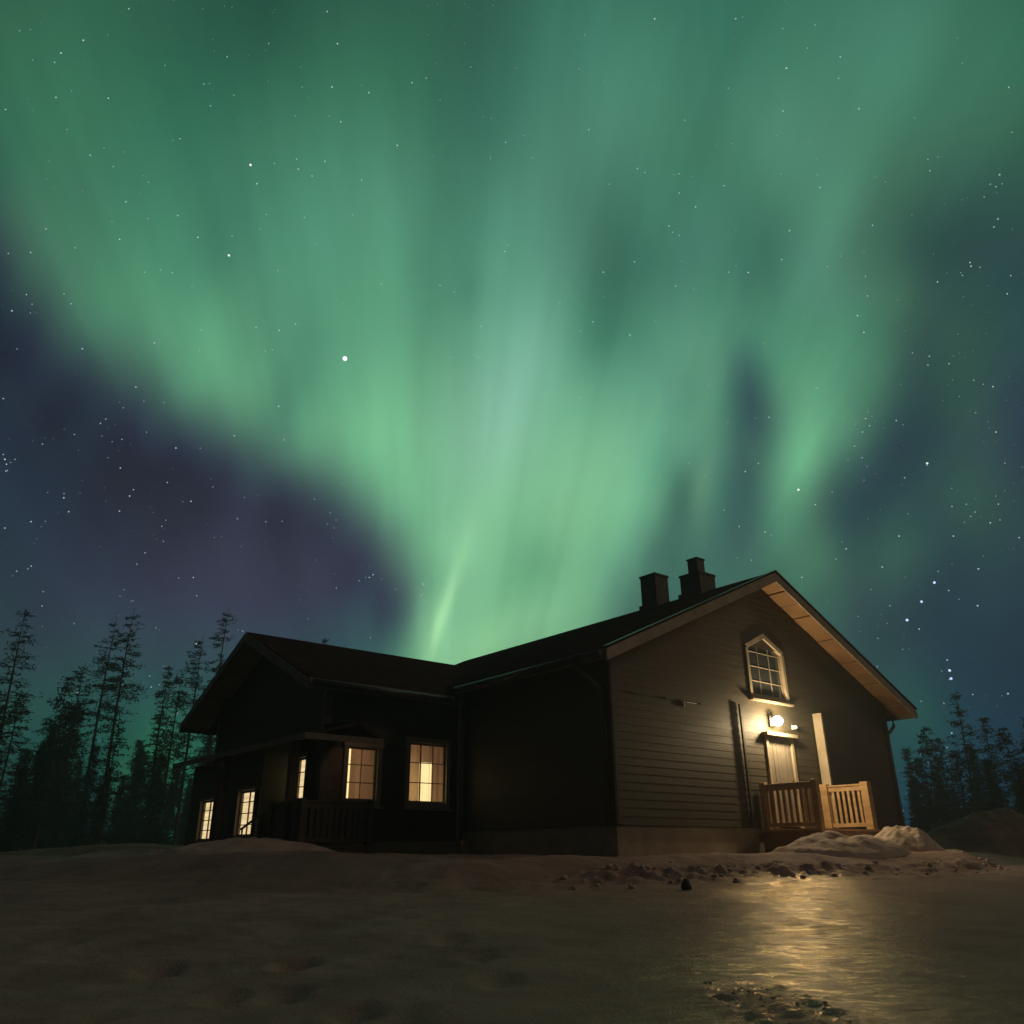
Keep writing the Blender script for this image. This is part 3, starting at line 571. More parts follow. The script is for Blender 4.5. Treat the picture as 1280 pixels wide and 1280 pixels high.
# windows: frame, sash with bars, glass, and what is lit behind
def window(P, h, fw, m, bars, back, room_d=.5, parent=house, sill=True, curtains=(), arch=None, glass=M_GLASS):
    s0, s1, z0, z1 = h
    mb = MB()
    def bx(a, b_, o0, o1, c, d):
        lo = [P(a, o0, c), P(b_, o0, c), P(b_, o1, c), P(a, o1, c)]; hi = [P(a, o0, d), P(b_, o0, d), P(b_, o1, d), P(a, o1, d)]
        mb.hexa(lo, hi)
    zj = z1-(.06 if arch else 0); bx(s0-fw, s0, -.08, .044, z0, zj); bx(s1, s1+fw, -.08, .044, z0, zj); bx(s0-fw, s1+fw, -.08, .045, z0-fw, z0-.001)
    if not arch: bx(s0-fw-.02, s1+fw+.02, -.08, .05, z1+.001, z1+fw+.01)
    else:
        pts = arch
        for (p, q) in zip(pts[:-1], pts[1:]):
            lo = [P(p[0], -.08, p[1]), P(q[0], -.08, q[1]), P(q[0], .045, q[1]), P(p[0], .045, p[1])]
            hi = [P(p[2], -.08, p[3]), P(q[2], -.08, q[3]), P(q[2], .045, q[3]), P(p[2], .045, p[3])]
            mb.hexa(lo, hi)
    w = mb.build('window', m, parent, bevel=.003)
    if sill:
        mb = MB(); bx2 = mb
        lo = [P(s0-fw-.03, .0, z0-fw-.035), P(s1+fw+.03, .0, z0-fw-.035), P(s1+fw+.03, .10, z0-fw-.045), P(s0-fw-.03, .10, z0-fw-.045)]
        mb.hexa(lo, [(a, b_, z+.035) for a, b_, z in lo]); mb.build('sill', m, w)
    mb = MB(); nx, nz_ = bars; t_ = .007
    zt = z1 if not arch else max(q[1] for q in arch)
    def bx3(a, b_, o0, o1, c, d):
        lo = [P(a, o0, c), P(b_, o0, c), P(b_, o1, c), P(a, o1, c)]; mb.hexa(lo, [P(a, o0, d), P(b_, o0, d), P(b_, o1, d), P(a, o1, d)])
    sf = .035
    bx3(s0+.001, s0+sf, -.06, -.02, z0+.001, zj-.001); bx3(s1-sf, s1-.001, -.06, -.02, z0+.001, zj-.001)
    bx3(s0+sf, s1-sf, -.06, -.02, z0+.001, z0+sf)
    if not arch: bx3(s0+sf, s1-sf, -.06, -.02, z1-sf, z1-.001)
    for i in range(1, nx):
        x_ = s0+(s1-s0)*i/nx; t_ = .007
        top = z1-sf if not arch else zt-abs(x_-(s0+s1)/2)*.46-.015
        bx3(x_-t_, x_+t_, -.052, -.025, z0+sf, top)
    for i in range(1, nz_): 
        z_ = z0+((z1 if not arch else z1-.1)-z0)*i/nz_
        bx3(s0+sf, s1-sf, -.05, -.027, z_-t_, z_+t_)
    if arch: bx3(s0+sf, s1-sf, -.05, -.027, z1-.1-t_, z1-.1+t_)
    mb.build('sash', m, w)
    mb = MB()
    if arch: mb.face([P(s0, -.04, z0), P(s1, -.04, z0)]+[P(q[0], -.04, q[1]) for q in arch[::-1]])
    else: mb.face([P(s0, -.04, z0), P(s1, -.04, z0), P(s1, -.04, z1), P(s0, -.04, z1)])
    mb.build('glass', glass, w, recalc=False)
    if back:
        mb = MB(); d = room_d; e = .9*d; ez = .3 if d > .2 else .04
        mb.face([P(s0-e, -d, z0-ez), P(s1+e, -d, z0-ez), P(s1+e, -d, z1+ez), P(s0-e, -d, z1+ez)])
        mb.build('room_wall' if room_d > .2 else 'blind', back, w, recalc=False)
    for (c0, c1, d, m2, ztop) in curtains:
        mb = MB(); k = 24
        for i in range(k):
            f0, f1 = c0+(c1-c0)*i/k, c0+(c1-c0)*(i+1)/k
            o0 = -d-.02*math.sin(i*1.7); o1 = -d-.02*math.sin((i+1)*1.7)
            mb.face([P(f0, o0, z0-.2), P(f1, o1, z0-.2), P(f1, o1, ztop), P(f0, o0, ztop)], True)
        mb.build('curtain', m2, w, recalc=False)
    return w
pw = window(PW, w1, .085, M_TRIM, (3, 3), M_ROOM, .55, curtains=((-.86, -.56, .20, M_CURT, 2.36),))
pw['label'] = 'lit window with glowing curtain near the inner corner'
pw = window(PW, w2, .085, M_TRIM, (2, 3), M_ROOM, .45, curtains=((-2.5, -2.36, .14, M_CURT, 2.55),)); pw['label'] = 'lit orange window behind the veranda end'
pw = window(PE, w3, .07, M_DTRIM, (1, 3), M_BLIND, .09); pw['label'] = 'narrow lit window beside the veranda corner'
# attic window with its low pointed head
fw = .08; s0, s1, z0, z1 = attic; cm = (s0+s1)/2
arch = [(s0, z1-.06, s0-fw, z1+.0), (cm, z1+.20, cm, z1+.31), (s1, z1-.06, s1+fw, z1+.0)]
# boards above the hole are hidden behind a dark backing that follows the head
window(PG, attic, fw, M_TRIM, (3, 3), M_GREY, .5, arch=arch, glass=M_DGLASS)['label'] = 'attic window with pointed head and small panes, unlit'
# porch door under the lamp
mb = MB(); s0, s1, z0, z1 = door
mb.box(-.005, .045, s0+.05, s1-.05, z0+.02, z1-.05); dr = mb.build('door', M_DOOR, house, bevel=.004)
mb = MB()
for i in range(6):
    q0 = s0+.07+i*(s1-s0-.14)/6; mb.box(-.024, -.0055, q0+.006, q0+(s1-s0-.14)/6-.006, z0+.06, z1-.09)
mb.build('door_panel', M_DOOR, dr, bevel=.003)
MB().tube([(-.02, s1-.13, 2.0), (-.07, s1-.13, 2.0), (-.07, s1-.24, 2.0)], .012, 8).build('handle', M_METAL, dr)
mb = MB(); mb.box(-.05, .05, s0-.03, s0+.05, z0, z1-.045); mb.box(-.05, .05, s1-.05, s1+.03, z0, z1-.045); mb.box(-.13, .05, s0-.08, s1+.08, z1-.043, z1+.02)
mb.build('door_frame', M_TRIM, dr, bevel=.003)
# projecting side boards of the entrance
MB().box(-.065, -.026, 3.41, 3.47, 1.15, 3.31).build('side_board', M_SIDING, house, bevel=.004)
MB().box(-.22, -.026, 5.93, 5.99, 1.15, 3.36).build('side_board', M_TRIM, house, bevel=.004)
# brown door on the veranda
mb = MB(); s0, s1, z0, z1 = dw; mb.box(4.015-.02, 4.05, s0, s1, z0, z1); vd = mb.build('door', M_BROWNWOOD, house, bevel=.004)
mb = MB(); mb.box(4.015-.035, 4.015-.021, s0+.06, s1-.06, z0+.1, z0+.75); mb.box(4.015-.035, 4.015-.021, s0+.06, s1-.06, z0+.85, z1-.1); mb.build('door_panel', M_BROWNWOOD, vd, bevel=.004)
# small dark fittings on a cable over the gable wall
mb = MB()
mb.tube([(-.012, .35, 3.21), (-.01, .75, 3.20), (-.01, 1.3, 3.20), (-.01, 1.75, 3.19), (-.01, 2.3, 3.20)], .003, 6)
cbl = mb.build('cable', M_PIPE, house)
for q, r_ in ((.62, .016), (1.35, .022), (2.30, .016)):
    mb = MB(); mb.tube([(-.006, q, 3.20), (-.014, q, 3.20), (-.022, q, 3.195)], [r_*.8, r_, r_*.7], 10); mb.build('cable_clip', M_PIPE, cbl)
mb = MB(); mb.tube([(-.02, 1.83, 3.22), (-.02, 1.83, 3.18), (-.02, 1.83, 3.13), (-.02, 1.83, 3.10)], [.006, .013, .017, .008], 10); mb.build('bulb', M_WHITE, cbl)

# ---- veranda: annex with two lit windows, canopy, posts, railing, steps (all fixed to the house)
ver = house  # the veranda belongs to the house
BP = -3.60
PV = lambda s, o, z: (s, BP-o, z)
v1 = (5.08, 5.80, 1.06, 1.82); v2 = (6.95, 7.62, 1.02, 1.74)
PVs = lambda s, o, z: PV(s, o+.035, z)
_h = house; house_save = house
def siding2(*a, **k):
    global house
    house = ver; r = siding(*a, **k); house = house_save; return r
siding2('annex_wall', PV, 1, 5.0, 8.4, .75, 2.42, lambda z: (5.0, 8.4), [v1, v2])
mb = MB(); mb.face([(5.0, BP, .75), (5.0, -LW, .75), (5.0, -LW, 2.5), (5.0, BP, 2.42)]); mb.build('annex_end_wall', M_SIDING, ver, recalc=False); mb = MB(); mb.face([(8.4, BP, .75), (8.4, -LW, .75), (8.4, -LW, 2.7), (8.4, BP, 2.42)]); mb.build('annex_end_wall', M_SIDING, ver, recalc=False)
pw = window(PVs, v1, .04, M_DTRIM, (2, 4), M_BLIND, .07, parent=ver); pw['label'] = 'bright window with lit blind behind the stair rail'
pw = window(PVs, v2, .04, M_DTRIM, (2, 4), M_BLIND, .07, parent=ver); pw['label'] = 'bright window with lit blind at the far left corner'
CP = -3.93; CA0, CA1 = 2.75, 8.72; ZC = 2.50
# canopy: lean-to slab
mb = MB()
zc = lambda b: ZC+(b-CP)*.28
mb.hexa([(CA0, CP, ZC-.06), (CA1, CP, ZC-.06), (CA1, -LW-.03, zc(-LW)-.06), (CA0, -LW-.03, zc(-LW)-.06)], [(CA0, CP, ZC), (CA1, CP, ZC), (CA1, -LW-.03, zc(-LW)), (CA0, -LW-.03, zc(-LW))])
mb.hexa([(CA0, -LW-.03, zc(-LW)-.06), (AW-WW-.03, -LW-.03, zc(-LW)-.06), (AW-WW-.03, -2.56, zc(-LW)-.06), (CA0, -2.56, ZC-.03)], [(CA0, -LW-.03, zc(-LW)), (AW-WW-.03, -LW-.03, zc(-LW)+.1), (AW-WW-.03, -2.56, zc(-LW)+.1), (CA0, -2.56, ZC+.03)])
can = mb.build('canopy', M_ROOF, ver)
mb = MB(); mb.box(CA0, CA1, CP-.03, CP-.003, ZC-.085, ZC+.01); mb.build('canopy_fascia', M_DTRIM, can)
mb = MB(); mb.box(CA0-.03, CA0-.003, CP-.03, -2.56, ZC-.085, ZC+.01); mb.build('canopy_fascia', M_DTRIM, can)
mb = MB(); mb.box(6.95, 7.02, CP, -LW-.05, ZC-.16, ZC-.075); mb.build('canopy_beam', M_TRIM, can)
# posts
def post(a, b, z0, z1, m, w=.055): return MB().box(a-w, a+w, b-w, b+w, z0, z1).build('post', m, ver, bevel=.006)
post(3.28, -3.86, .88, ZC-.065, M_DBROWN, .06); post(6.2, -3.82, .7, ZC-.065, M_DBROWN, .06);
# deck and railing
mb = MB()
for i in range(12): mb.box(2.85+i*.18, 2.85+i*.18+.17, -3.9, -LW if i > 6 else -2.55, .84, .88)
mb.build('deck', M_DBROWN, ver)
mb = MB(); mb.box(2.84, 2.87, -3.92, -2.55, .55, .835); mb.box(2.9, 4.9, -3.93, -3.9, .55, .835); mb.build('deck_skirt', M_DBROWN, ver)
def railing(P, s0, s1, z0, z1, m, nb, name='railing', w=.022, parent=ver, mid=False, end_posts=(1, 1), pw_=.045):
    """P(s, o, z); top rail, bottom rail, flat balusters, end posts"""
    mb = MB()
    def bx(a, b_, o, c, d):
        mb.hexa([P(a, -o, c), P(b_, -o, c), P(b_, o, c), P(a, o, c)], [P(a, -o, d), P(b_, -o, d), P(b_, o, d), P(a, o, d)])
    bx(s0, s1, .035, z1-.035, z1); bx(s0, s1, .018, z1-.12, z1-.034)
    r_ = mb.build(name, m, parent, bevel=.003)
    mb = MB(); bx(s0, s1, .018, z0, z0+.07); mb.build('bottom_rail', m, r_, bevel=.003)
    for i in range(nb):
        c = s0+(s1-s0)*(i+.5)/nb; mb = MB()
        mb.hexa([P(c-w, -.012, z0+.071), P(c+w, -.012, z0+.071), P(c+w, .012, z0+.071), P(c-w, .012, z0+.071)], [P(c-w, -.012, z1-.121), P(c+w, -.012, z1-.121), P(c+w, .012, z1-.121), P(c-w, .012, z1-.121)])
        mb.build('baluster', m, r_)
    for k, s_ in ((0, s0), (1, s1)):
        if end_posts[k]:
            mb = MB(); mb.hexa([P(s_-pw_, -pw_, z0-.15), P(s_+pw_, -pw_, z0-.15), P(s_+pw_, pw_, z0-.15), P(s_-pw_, pw_, z0-.15)], [P(s_-pw_, -pw_, z1+.03), P(s_+pw_, -pw_, z1+.03), P(s_+pw_, pw_, z1+.03), P(s_-pw_, pw_, z1+.03)])
            mb.build('rail_post', m, r_, bevel=.004)
    return r_
railing(lambda s, o, z: (2.93+o, s, z), -3.80, -2.62, .93, 1.53, M_DBROWN, 11, w=.03)['label'] = 'dark veranda railing facing the yard'
railing(lambda s, o, z: (s, -3.84+o, z), 3.02, 3.9, .93, 1.53, M_DBROWN, 8, w=.03)['label'] = 'veranda railing on the left side, in shade'
# stair handrail in front of the lit window, steps below
mb = MB(); mb.tube([(3.92, -3.84, 1.50), (4.95, -3.90, 1.16)], .02, 8); mb.tube([(4.45, -3.87, 1.32), (4.45, -3.87, .7)], .016, 8); mb.tube([(4.9, -3.9, 1.18), (4.9, -3.9, .62)], .016, 8)
mb.build('stair_handrail', M_DTRIM, ver)
mb = MB()
for k in range(2): mb.box(4.96+.28*k, 4.96+.28*k+.26, -4.5, -3.66, .6, .82-.1*k)
mb.build('steps', M_DBROWN, ver)

# ---- gable landing with the pine railings
mb = MB()
for i in range(8): mb.box(-.03-.145*(i+1)+.006, -.03-.145*i, 3.72, 5.98, 1.07, 1.11)
ld = mb.build('landing', M_PINE, house)
mb = MB(); mb.box(-1.17, -1.10, 3.72, 5.98, .6, 1.065); mb.box(-1.09, -.05, 3.70, 3.74, .6, 1.065); mb.box(-1.09, -.05, 5.96, 6.0, .6, 1.065); mb.build('landing_skirt', M_BROWNWOOD, ld)
railing(lambda s, o, z: (s, 3.80+o, z), -1.14, -.10, 1.15, 1.88, M_PINE, 9, w=.026, parent=house, pw_=.055)['label'] = 'left railing of the gable landing, seen from its shaded side'
railing(lambda s, o, z: (s, 5.88+o, z), -.95, -.10, 1.17, 1.94, M_PINE, 8, w=.026, parent=house, pw_=.075)['label'] = 'right railing of the gable landing, brightly lit by the lamp'

# ---- the lamp over the door
lm = empty('wall_lamp', hab(0, 4.44, 3.08), 'lit yellow lamp on the gable wall above the door', 'lamp')
MB().box(-.045, -.024, 4.36, 4.52, 2.98, 3.20).build('back_plate', M_PIPE, lm, bevel=.004)
MB().tube([(-.046, 4.44, 3.15), (-.15, 4.44, 3.17)], .014, 8).build('arm', M_PIPE, lm)
mb = MB(); mb.tube([(-.16, 4.44, 3.155), (-.16, 4.44, 3.13), (-.16, 4.44, 3.07), (-.16, 4.44, 3.01), (-.16, 4.44, 2.985)], [.04, .08, .105, .08, .03], 14); mb.build('bulb', M_LAMP, lm)
MB().tube([(-.16, 4.44, 3.156), (-.16, 4.44, 3.185)], [.06, .03], 12).build('lamp_cap', M_PIPE, lm)
pd = bpy.data.lights.new('lamp_light', 'POINT'); pd.energy = 330; pd.color = (1., .74, .40); pd.shadow_soft_size = .08
po = bpy.data.objects.new('lamp_light', pd); col.objects.link(po); po.parent = lm; po.location = (hab(-.27, 4.44, 3.06)-hab(0, 4.44, 3.08))*S
sn = empty('motion_sensor', hab(0, 5.16, 3.02), 'small white sensor on the gable wall right of the lamp', 'sensor')
MB().box(-.05, -.024, 5.11, 5.21, 2.98, 3.06).build('base', M_WHITE, sn, bevel=.004)
mb = MB(); mb.tube([(-.051, 5.16, 3.02), (-.09, 5.16, 3.02), (-.115, 5.15, 3.01)], [.035, .04, .015], 12); mb.build('dome', M_WHITE, sn)
HAZE = .0032

# ------------------------------------------------------------------ trees
def leafmat(name, c):
    m = mat(name, c, .8, spec=.2); return m
M_NEEDLE = noisy('pine_needles', (.030, .045, .030), (.065, .090, .050), (.8, .8, .8), .8, spec=.2)
def tree_mesh(h, kind, seed):
    r = random.Random(seed); tv = MB(W3); cv = []; cf = []
    bend = (r.uniform(-.3, .3), r.uniform(-.3, .3))
    cx = lambda z: bend[0]*math.sin(z/h*2.2); cy = lambda z: bend[1]*math.sin(z/h*2.5)
    n = 12; zs = [h*i/n for i in range(n+1)]
    r0 = h*.0075+.03
    tv.tube([(cx(z)/S, cy(z)/S, (z-.3 if z == 0 else z)/S) for z in zs], [max(.012, r0*max(0., 1-z/h)**.8)/S for z in zs], 7)
    c0, wid, dens, droop = dict(t=(.50, .115, 1.0, -.12), s=(.26, .15, .85, -.08), b=(.18, .22, .9, .0), d=(.10, .20, 1.0, -.2), n=(.2, .085, 1., -.2))[kind]
    z = h*c0
    if kind in 'ts':             # a few dead stubs under the crown
        for k in range(9):
            zz = h*r.uniform(.12, c0); a = r.uniform(0, 6.28); L = r.uniform(.3, .9)
            tv.tube([(cx(zz)/S, cy(zz)/S, zz/S), ((cx(zz)+L*math.cos(a))/S, (cy(zz)+L*math.sin(a))/S, (zz-.1*L)/S)], [.018/S, .006/S], 4, False)
    while z < h*.985:
        t = min(.999, max(0., (z/h-c0)/(1-c0)))
        if kind in 'tsn': prof = (1-t)**.6*(.35+.65*min(1, t*3+.2))
        elif kind == 'b': prof = (1-t)**.75*(.6+.4*min(1, t*3))
        else: prof = (1-t)**.95
        for k in range(r.choice((3, 4, 4, 5))):
            if r.random() < (.25 if kind in 'tsb' else .08): continue
            a = r.uniform(0, 6.28); L = h*wid*prof*r.uniform(.45, 1.25)+.12
            dz = droop*L+(r.uniform(-.1, .25)*L if kind in 'tb' else 0)
            p0 = Vector((cx(z), cy(z), z)); p1 = p0+Vector((L*math.cos(a), L*math.sin(a), dz))
            tv.tube([tuple(p0/S), tuple(((p0+p1)/2+Vector((0, 0, -.04*L)))/S), tuple(p1/S)], [.022/S, .014/S, .005/S], 4, False)
            m_ = max(2, int(L*5.5*dens))
            for q in range(m_):
                f = (q+.5+r.uniform(-.3, .3))/m_
                if kind in 'tsb' and f < .25: continue
                c = p0.lerp(p1, f)+Vector((r.gauss(0, 1), r.gauss(0, 1), r.gauss(0, .6)))*.09*L
                sz = (.155 if kind in 'tsb' else .15)*(1.15-.4*f)
                for j in range(6 if kind in 'bd' else 5):
                    d = Vector((r.gauss(0, 1), r.gauss(0, 1), r.gauss(0, .45)))*sz
                    u = Vector((r.gauss(0, 1), r.gauss(0, 1), r.gauss(0, .6))).normalized()*sz*1.3; w = u.cross(Vector((r.gauss(0, 1), r.gauss(0, 1), r.gauss(0, 1)))).normalized()*sz*.26
                    i = len(cv); cv += [c+d-u*.5-w, c+d-u*.5+w, c+d+u]; cf.append((i, i+1, i+2))
        z += h*(.020 if kind in 'd' else .024)*r.uniform(.7, 1.4)
    return tv, cv, cf
TREES = [(-31.3,13.9,44,'t'),(-31.1,9.2,40,'s'),(-28.6,10.3,44,'b'),(-27.5,11.1,47,'b'),(-26.4,14.1,52,'t'),(-25.3,14.7,46,'t'),(-25.2,7.6,38,'s'),(-32.0,8.3,42,'d'),(-29.4,6.4,45,'d'),(-28.7,7.4,50,'d'),(-22.8,11.5,50,'n'),(-22.1,11.0,44,'s'),(-21.1,13.4,52,'b'),(-19.5,15.1,50,'t'),(-22.7,6.0,46,'d'),(-20.5,5.1,55,'d'),(-23.7,6.7,58,'d'),(-30.1,5.0,36,'d'),(-26.4,6.3,52,'d'),(-13.1,13.8,60,'n'),(-27.6,8.6,60,'d'),(-33.8,11.8,50,'t'),(-19.9,8.1,60,'d'),(27.9,9.0,50,'t'),(25.8,7.0,46,'b'),(30.2,6.8,48,'b'),(31.7,7.4,55,'t'),(24.5,5.8,60,'n'),(28.4,5.8,50,'d'),(29.0,4.9,44,'d'),(26.2,4.8,52,'d'),(30.5,4.8,42,'d'),(32.5,6.9,50,'b'),(24.8,3.9,45,'d')]
TREES += [(26.7, 6.3, 48, 's'), (27.3, 5.4, 42, 's'), (29.3, 7.3, 52, 's'), (31.0, 6.0, 44, 's'), (25.2, 5.2, 44, 's')]
TL = {0: 'tall thin pine with bare leaning trunk at the far left edge', 1: 'short sparse pine beside the leftmost tall pine', 4: 'tall thin pine, left one of the tall close pair', 5: 'tall thin pine with bare trunk, right one of the tall close pair',
      2: 'bushy pine left of the tall close pair', 3: 'bushy pine just left of the tall close pair, the higher of two', 6: 'low sparse pine under the tall close pair', 10: 'slender spire-like tree left of the wing roof', 11: 'sparse pine left of the wing roof, beside the slender one',
      12: 'bushy pine whose top rises beside the wing roof edge', 13: 'tall pine topping out just left of the wing roof peak', 19: 'lone small treetop showing over the wing roof ridge', 21: 'tall thin pine cut off by the left picture edge',
      23: 'tallest pine right of the house, standing over the dark bank', 24: 'bushy pine nearest the right end of the house', 25: 'bushy pine near the right picture edge', 26: 'tall thin pine at the right picture edge', 27: 'slender tree just past the right eave of the house', 32: 'bushy pine at the outermost right', 34: 'sparse pine second from the right end of the house', 35: 'small sparse pine just left of the tallest right-hand pine', 36: 'sparse pine just right of the tallest right-hand pine', 37: 'short sparse pine standing before the right edge pines', 38: 'short sparse pine tucked against the right end of the house'}
cache = {}
def tree(az, el, d, kind, i, label, group):
    x, y = d*math.sin(R(az)), d*math.cos(R(az)); zb = float(gz(np.array([[x/S]]), np.array([[y/S]]))[0, 0])*S
    h = d*math.tan(R(el))+H*S-zb
    key = (kind, i % 3 if kind == 'd' else i)
    if kind == 'd' and key in cache:
        tr0, cr0, h0 = cache[key]
        o = bpy.data.objects.new('pine_tree', None); col.objects.link(o)
        for c in (tr0, cr0):
            q = c.copy(); col.objects.link(q); q.parent = o
        k = h/h0; o.scale = (k*random.uniform(.85, 1.15), k, k)
    else:
        tv, cv, cf = tree_mesh(h, kind, 100+i)
        o = bpy.data.objects.new('pine_tree', None); col.objects.link(o)
        tr = tv.build('trunk', M_BARK, None, recalc=False); tr.parent = o
        me = bpy.data.meshes.new('crown'); me.from_pydata([tuple(v) for v in cv], [], cf); me.materials.append(M_NEEDLE)
        cr = bpy.data.objects.new('crown', me); col.objects.link(cr); cr.parent = o
        cache[key] = (tr, cr, h)
        o.scale = (1, 1, 1)
    o.location = (x, y, zb); o.rotation_euler = (R(random.uniform(-1.5, 1.5)), R(random.uniform(-1.5, 1.5)), random.uniform(0, 6.28))
    tag(o, label, 'tree', group)
for i, (az, el, d, kind) in enumerate(TREES):
    side = az < 0
    lab = TL.get(i) or ('dense low spruce in the dark wood left of the house' if side else 'dense low spruce in the dark wood right of the house')
    tree(az, el, d*S, kind, i, lab, 'trees left of the house' if side else 'trees right of the house')
for k in range(26):
    az = -36+k*.72+random.uniform(-.3, .3); d = random.uniform(52, 75)
    tree(az, random.uniform(2.6, 6.2), d*S, 'd', k, 'dense low spruce in the dark wood left of the house', 'trees left of the house')
for k in range(14):
    az = 24.+k*.75+random.uniform(-.3, .3); d = random.uniform(55, 75)
    tree(az, random.uniform(2.2, 4.6), d*S, 'd', k, 'dense low spruce in the dark wood right of the house', 'trees right of the house')

# ------------------------------------------------------------------ stars (azimuth, elevation, size)
STARS = [(-13.41,32.64,3.4),(-23.20,37.84,1.8),(-22.62,43.46,1.8),(-20.73,43.92,0.9),(-9.30,50.00,1.1),(25.39,48.13,1.3),(20.97,22.63,1.9),(29.38,22.87,1.7),(18.50,24.75,1.1),(26.28,13.44,2.1),(27.32,14.46,1.9),(28.28,15.52,2),(26.87,12.82,1.3),(28.08,10.15,2),(28.07,9.67,2),(28.07,10.78,1.4),(27.98,9.63,1.2),(30.38,13.79,1.5),(30.89,15.96,1.4),(28.99,14.92,1.2),(30.88,8.51,1.5),(29.04,8.63,1.1),(27.40,8.26,1),(25.58,5.42,1),(29.94,18.16,1.2),(25.43,16.90,1.1),(23.35,39.08,1.2),(10.68,39.10,1.1),(7.99,38.67,1.2),(5.59,30.45,1.2),(4.48,25.63,1.1),(4.69,26.01,0.8),(-0.45,40.32,1.2),(-19.35,37.59,1),(-20.42,33.76,1.1),(-23.19,39.04,0.9),(-16.56,39.67,0.9),(-28.89,35.50,0.9),(-21.44,12.80,2),(-23.98,10.55,0.9),(-23.33,10.05,0.9),(-24.87,22.85,1),(-32.79,23.77,0.9),(-30.94,21.07,0.8),(-28.82,23.76,0.7),(-28.77,24.79,0.7),(-26.76,25.80,0.7),(-25.98,27.87,0.8),(-13.52,22.13,0.8),(-13.07,21.67,0.8),(-13.68,21.35,0.7),(-13.14,21.11,0.6),(-13.20,20.45,0.6),(-35.56,25.89,1),(-34.63,22.41,1.3),(-34.48,22.15,1.1),(-34.78,22.67,0.9),(-34.35,21.79,0.9),(-34.29,22.29,0.7),(32.60,33.49,1.1),(36.44,31.53,1.1),(34.19,33.39,0.9),(37.72,32.29,1),(26.18,26.43,1.1),(25.81,25.62,1.1),(26.35,25.93,1),(26.62,26.49,0.7),(25.49,26.20,0.7),(26.42,26.80,0.7),(27.86,22.26,1),(30.78,28.80,1),(33.23,27.19,0.9),(33.71,26.81,0.8),(7.47,47.41,1),(15.18,44.01,0.9),(18.79,42.72,1),(23.44,42.51,0.8),(37.60,37.52,0.9),(33.99,40.42,0.8),(40.12,42.20,1),(14.11,40.58,0.9),(18.23,37.44,1.1),(18.86,37.74,0.7),(15.30,36.81,0.9),(6.87,35.50,1.1),(11.97,35.12,0.8),(23.25,33.63,0.8),(15.62,30.37,1),(-4.96,33.26,1),(-10.94,33.45,1),(-10.85,31.47,0.8),(-17.37,26.71,0.9),(-14.87,26.44,0.8),(-7.46,27.20,1),(-4.30,25.25,1),(-8.05,20.84,0.9),(-6.45,17.46,1.1),(-6.60,16.79,1.2),(-7.02,17.39,0.7),(5.61,19.89,1.1),(10.14,20.15,1),(16.60,20.70,1.1),(18.70,19.87,0.9),(14.58,24.40,0.9),(25.60,36.32,0.9),(28.09,35.10,0.9),(32.83,19.58,1),(32.81,20.08,0.7),(30.24,19.96,1),(31.08,19.94,0.9),(31.46,19.37,0.9),(25.32,22.57,0.7),(23.15,22.14,0.8),(24.54,24.02,0.7),(-26.36,15.73,0.7),(-26.52,15.30,0.7),(-30.51,12.95,0.6),(-35.82,32.15,1),(-33.66,32.86,0.9),(-35.36,31.71,0.8),(-26.51,46.01,0.9),(-28.31,43.68,0.9),(-22.64,50.30,0.8),(-25.48,35.41,0.8),(-13.26,44.02,1.1),(26.36,42.68,0.8),(26.69,36.71,0.8),(26.13,38.88,0.7),(35.34,33.50,0.8),(37.32,37.77,0.8),(39.47,39.93,0.7)]
RS = 6000.; v = []; f = []; colr = []
def ball(az, el, mag, c):
    d = Vector(dirs(np.array(az), np.array(el)).tolist()); r = RS/819.*.5*mag; u = d.cross(Vector((0, 0, 1))).normalized(); w = u.cross(d); i = len(v); C = d*RS
    for k in range(12): v.append(tuple(C+(u*math.cos(k*math.pi/6)+w*math.sin(k*math.pi/6))*r))
    v.append(tuple(C+d*r)); v.append(tuple(C-d*r)); colr.extend([c]*14)
    for k in range(12): f.append((i+k, i+(k+1) % 12, i+12)); f.append((i+k, i+(k+1) % 12, i+13))
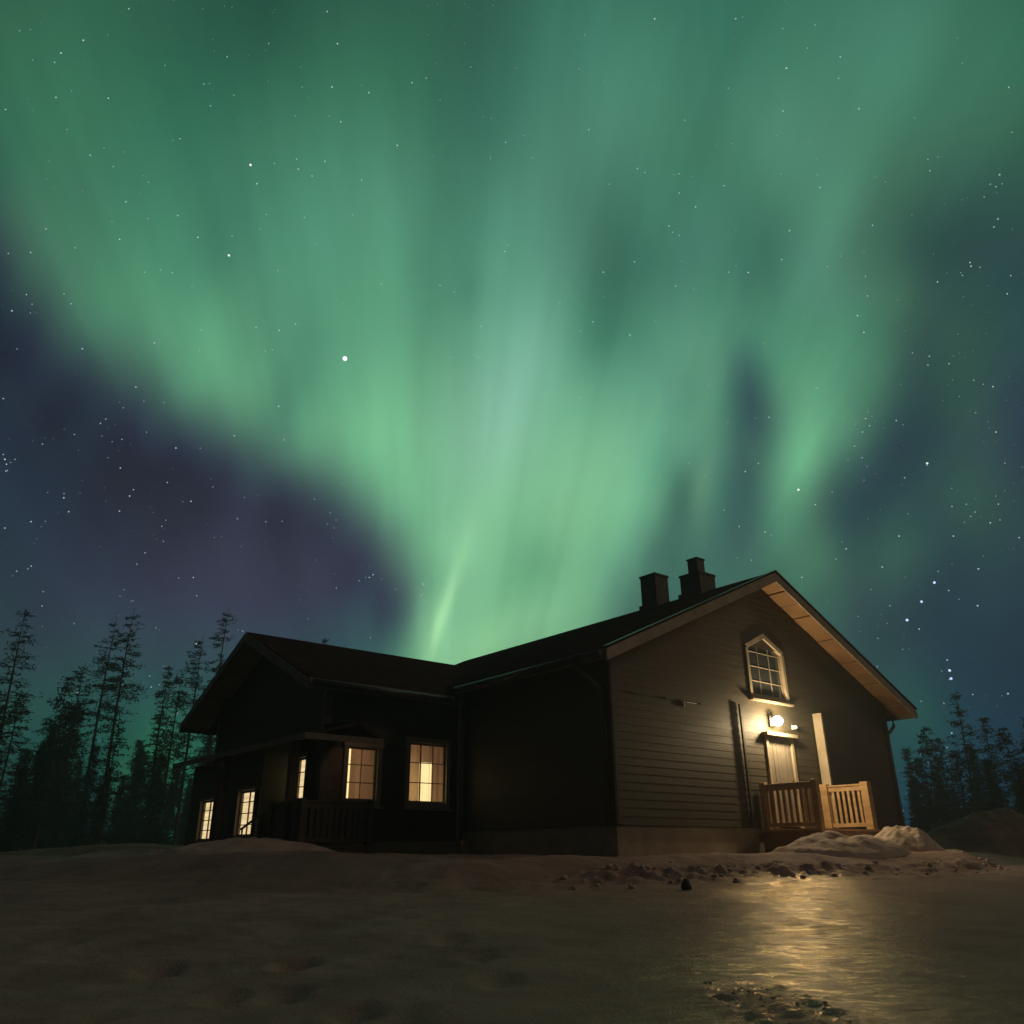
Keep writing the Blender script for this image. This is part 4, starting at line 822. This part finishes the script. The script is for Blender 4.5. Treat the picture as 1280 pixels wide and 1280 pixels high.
def star(az, el, mag, c):
    d = Vector(dirs(np.array(az), np.array(el)).tolist()); r = RS/819.*.5*mag; u = d.cross(Vector((0, 0, 1))).normalized(); w = u.cross(d); i = len(v)
    C = d*RS
    for p in (C+u*r, C+w*r, C-u*r, C-w*r, C+d*r, C-d*r): v.append(tuple(p))
    for a, b_ in ((0, 1), (1, 2), (2, 3), (3, 0)): f.append((i+a, i+b_, i+4)); f.append((i+a, i+b_, i+5))
    colr.extend([c]*6)
for az, el, mg in STARS:
    k = min(1., .28+.36*mg); blue = el < 17 and az > 20
    c = (k*.75, k*.85, k*1.25) if blue else (k*.9, k*1., k*.98)
    if mg > 3: c = (1.6, 1.6, 1.6)
    elif mg > 1.6: c = tuple(x*1.3 for x in c)
    (ball if mg > 1.6 else star)(az, el, (mg*.82+.2)*(1.45 if mg > 3 else 1.2), c)
r2 = random.Random(5)
for i in range(3200):
    az = r2.uniform(-60, 60); el = math.degrees(math.asin(r2.uniform(.02, .93))); m_ = r2.random()**4
    k = .2+.5*m_; star(az, el, .85+.7*m_, (k*.85, k*1.05, k*1.1))
me = bpy.data.meshes.new('stars'); me.from_pydata(v, [], f)
ca = me.color_attributes.new('tint', 'FLOAT_COLOR', 'POINT'); ca.data.foreach_set('color', np.array([(*c, 1.) for c in colr], np.float32).ravel())
m = bpy.data.materials.new('starlight'); m.use_nodes = True; t = m.node_tree; t.nodes.clear(); o_ = t.nodes.new('ShaderNodeOutputMaterial'); e_ = t.nodes.new('ShaderNodeEmission'); a_ = t.nodes.new('ShaderNodeAttribute'); a_.attribute_name = 'tint'
t.links.new(a_.outputs['Color'], e_.inputs[0]); t.links.new(e_.outputs[0], o_.inputs[0]); m.cycles.emission_sampling = 'NONE'
me.materials.append(m); so = bpy.data.objects.new('stars', me); col.objects.link(so); so['kind'] = 'structure'

# ------------------------------------------------------------------ haze: thin cold night air over the clearing
mb = MB(W3); HZ = 95.; mb.box(-HZ, HZ, -12, HZ+15, -1.6, 26)
m = bpy.data.materials.new('night_air'); m.use_nodes = True; t = m.node_tree; t.nodes.clear(); o_ = t.nodes.new('ShaderNodeOutputMaterial'); v_ = t.nodes.new('ShaderNodeVolumePrincipled')
v_.inputs['Color'].default_value = (.75, .88, .95, 1); v_.inputs['Density'].default_value = HAZE; v_.inputs['Anisotropy'].default_value = .3
t.links.new(v_.outputs[0], o_.inputs['Volume'])
if HAZE: tag(mb.build('haze', m), kind='stuff')
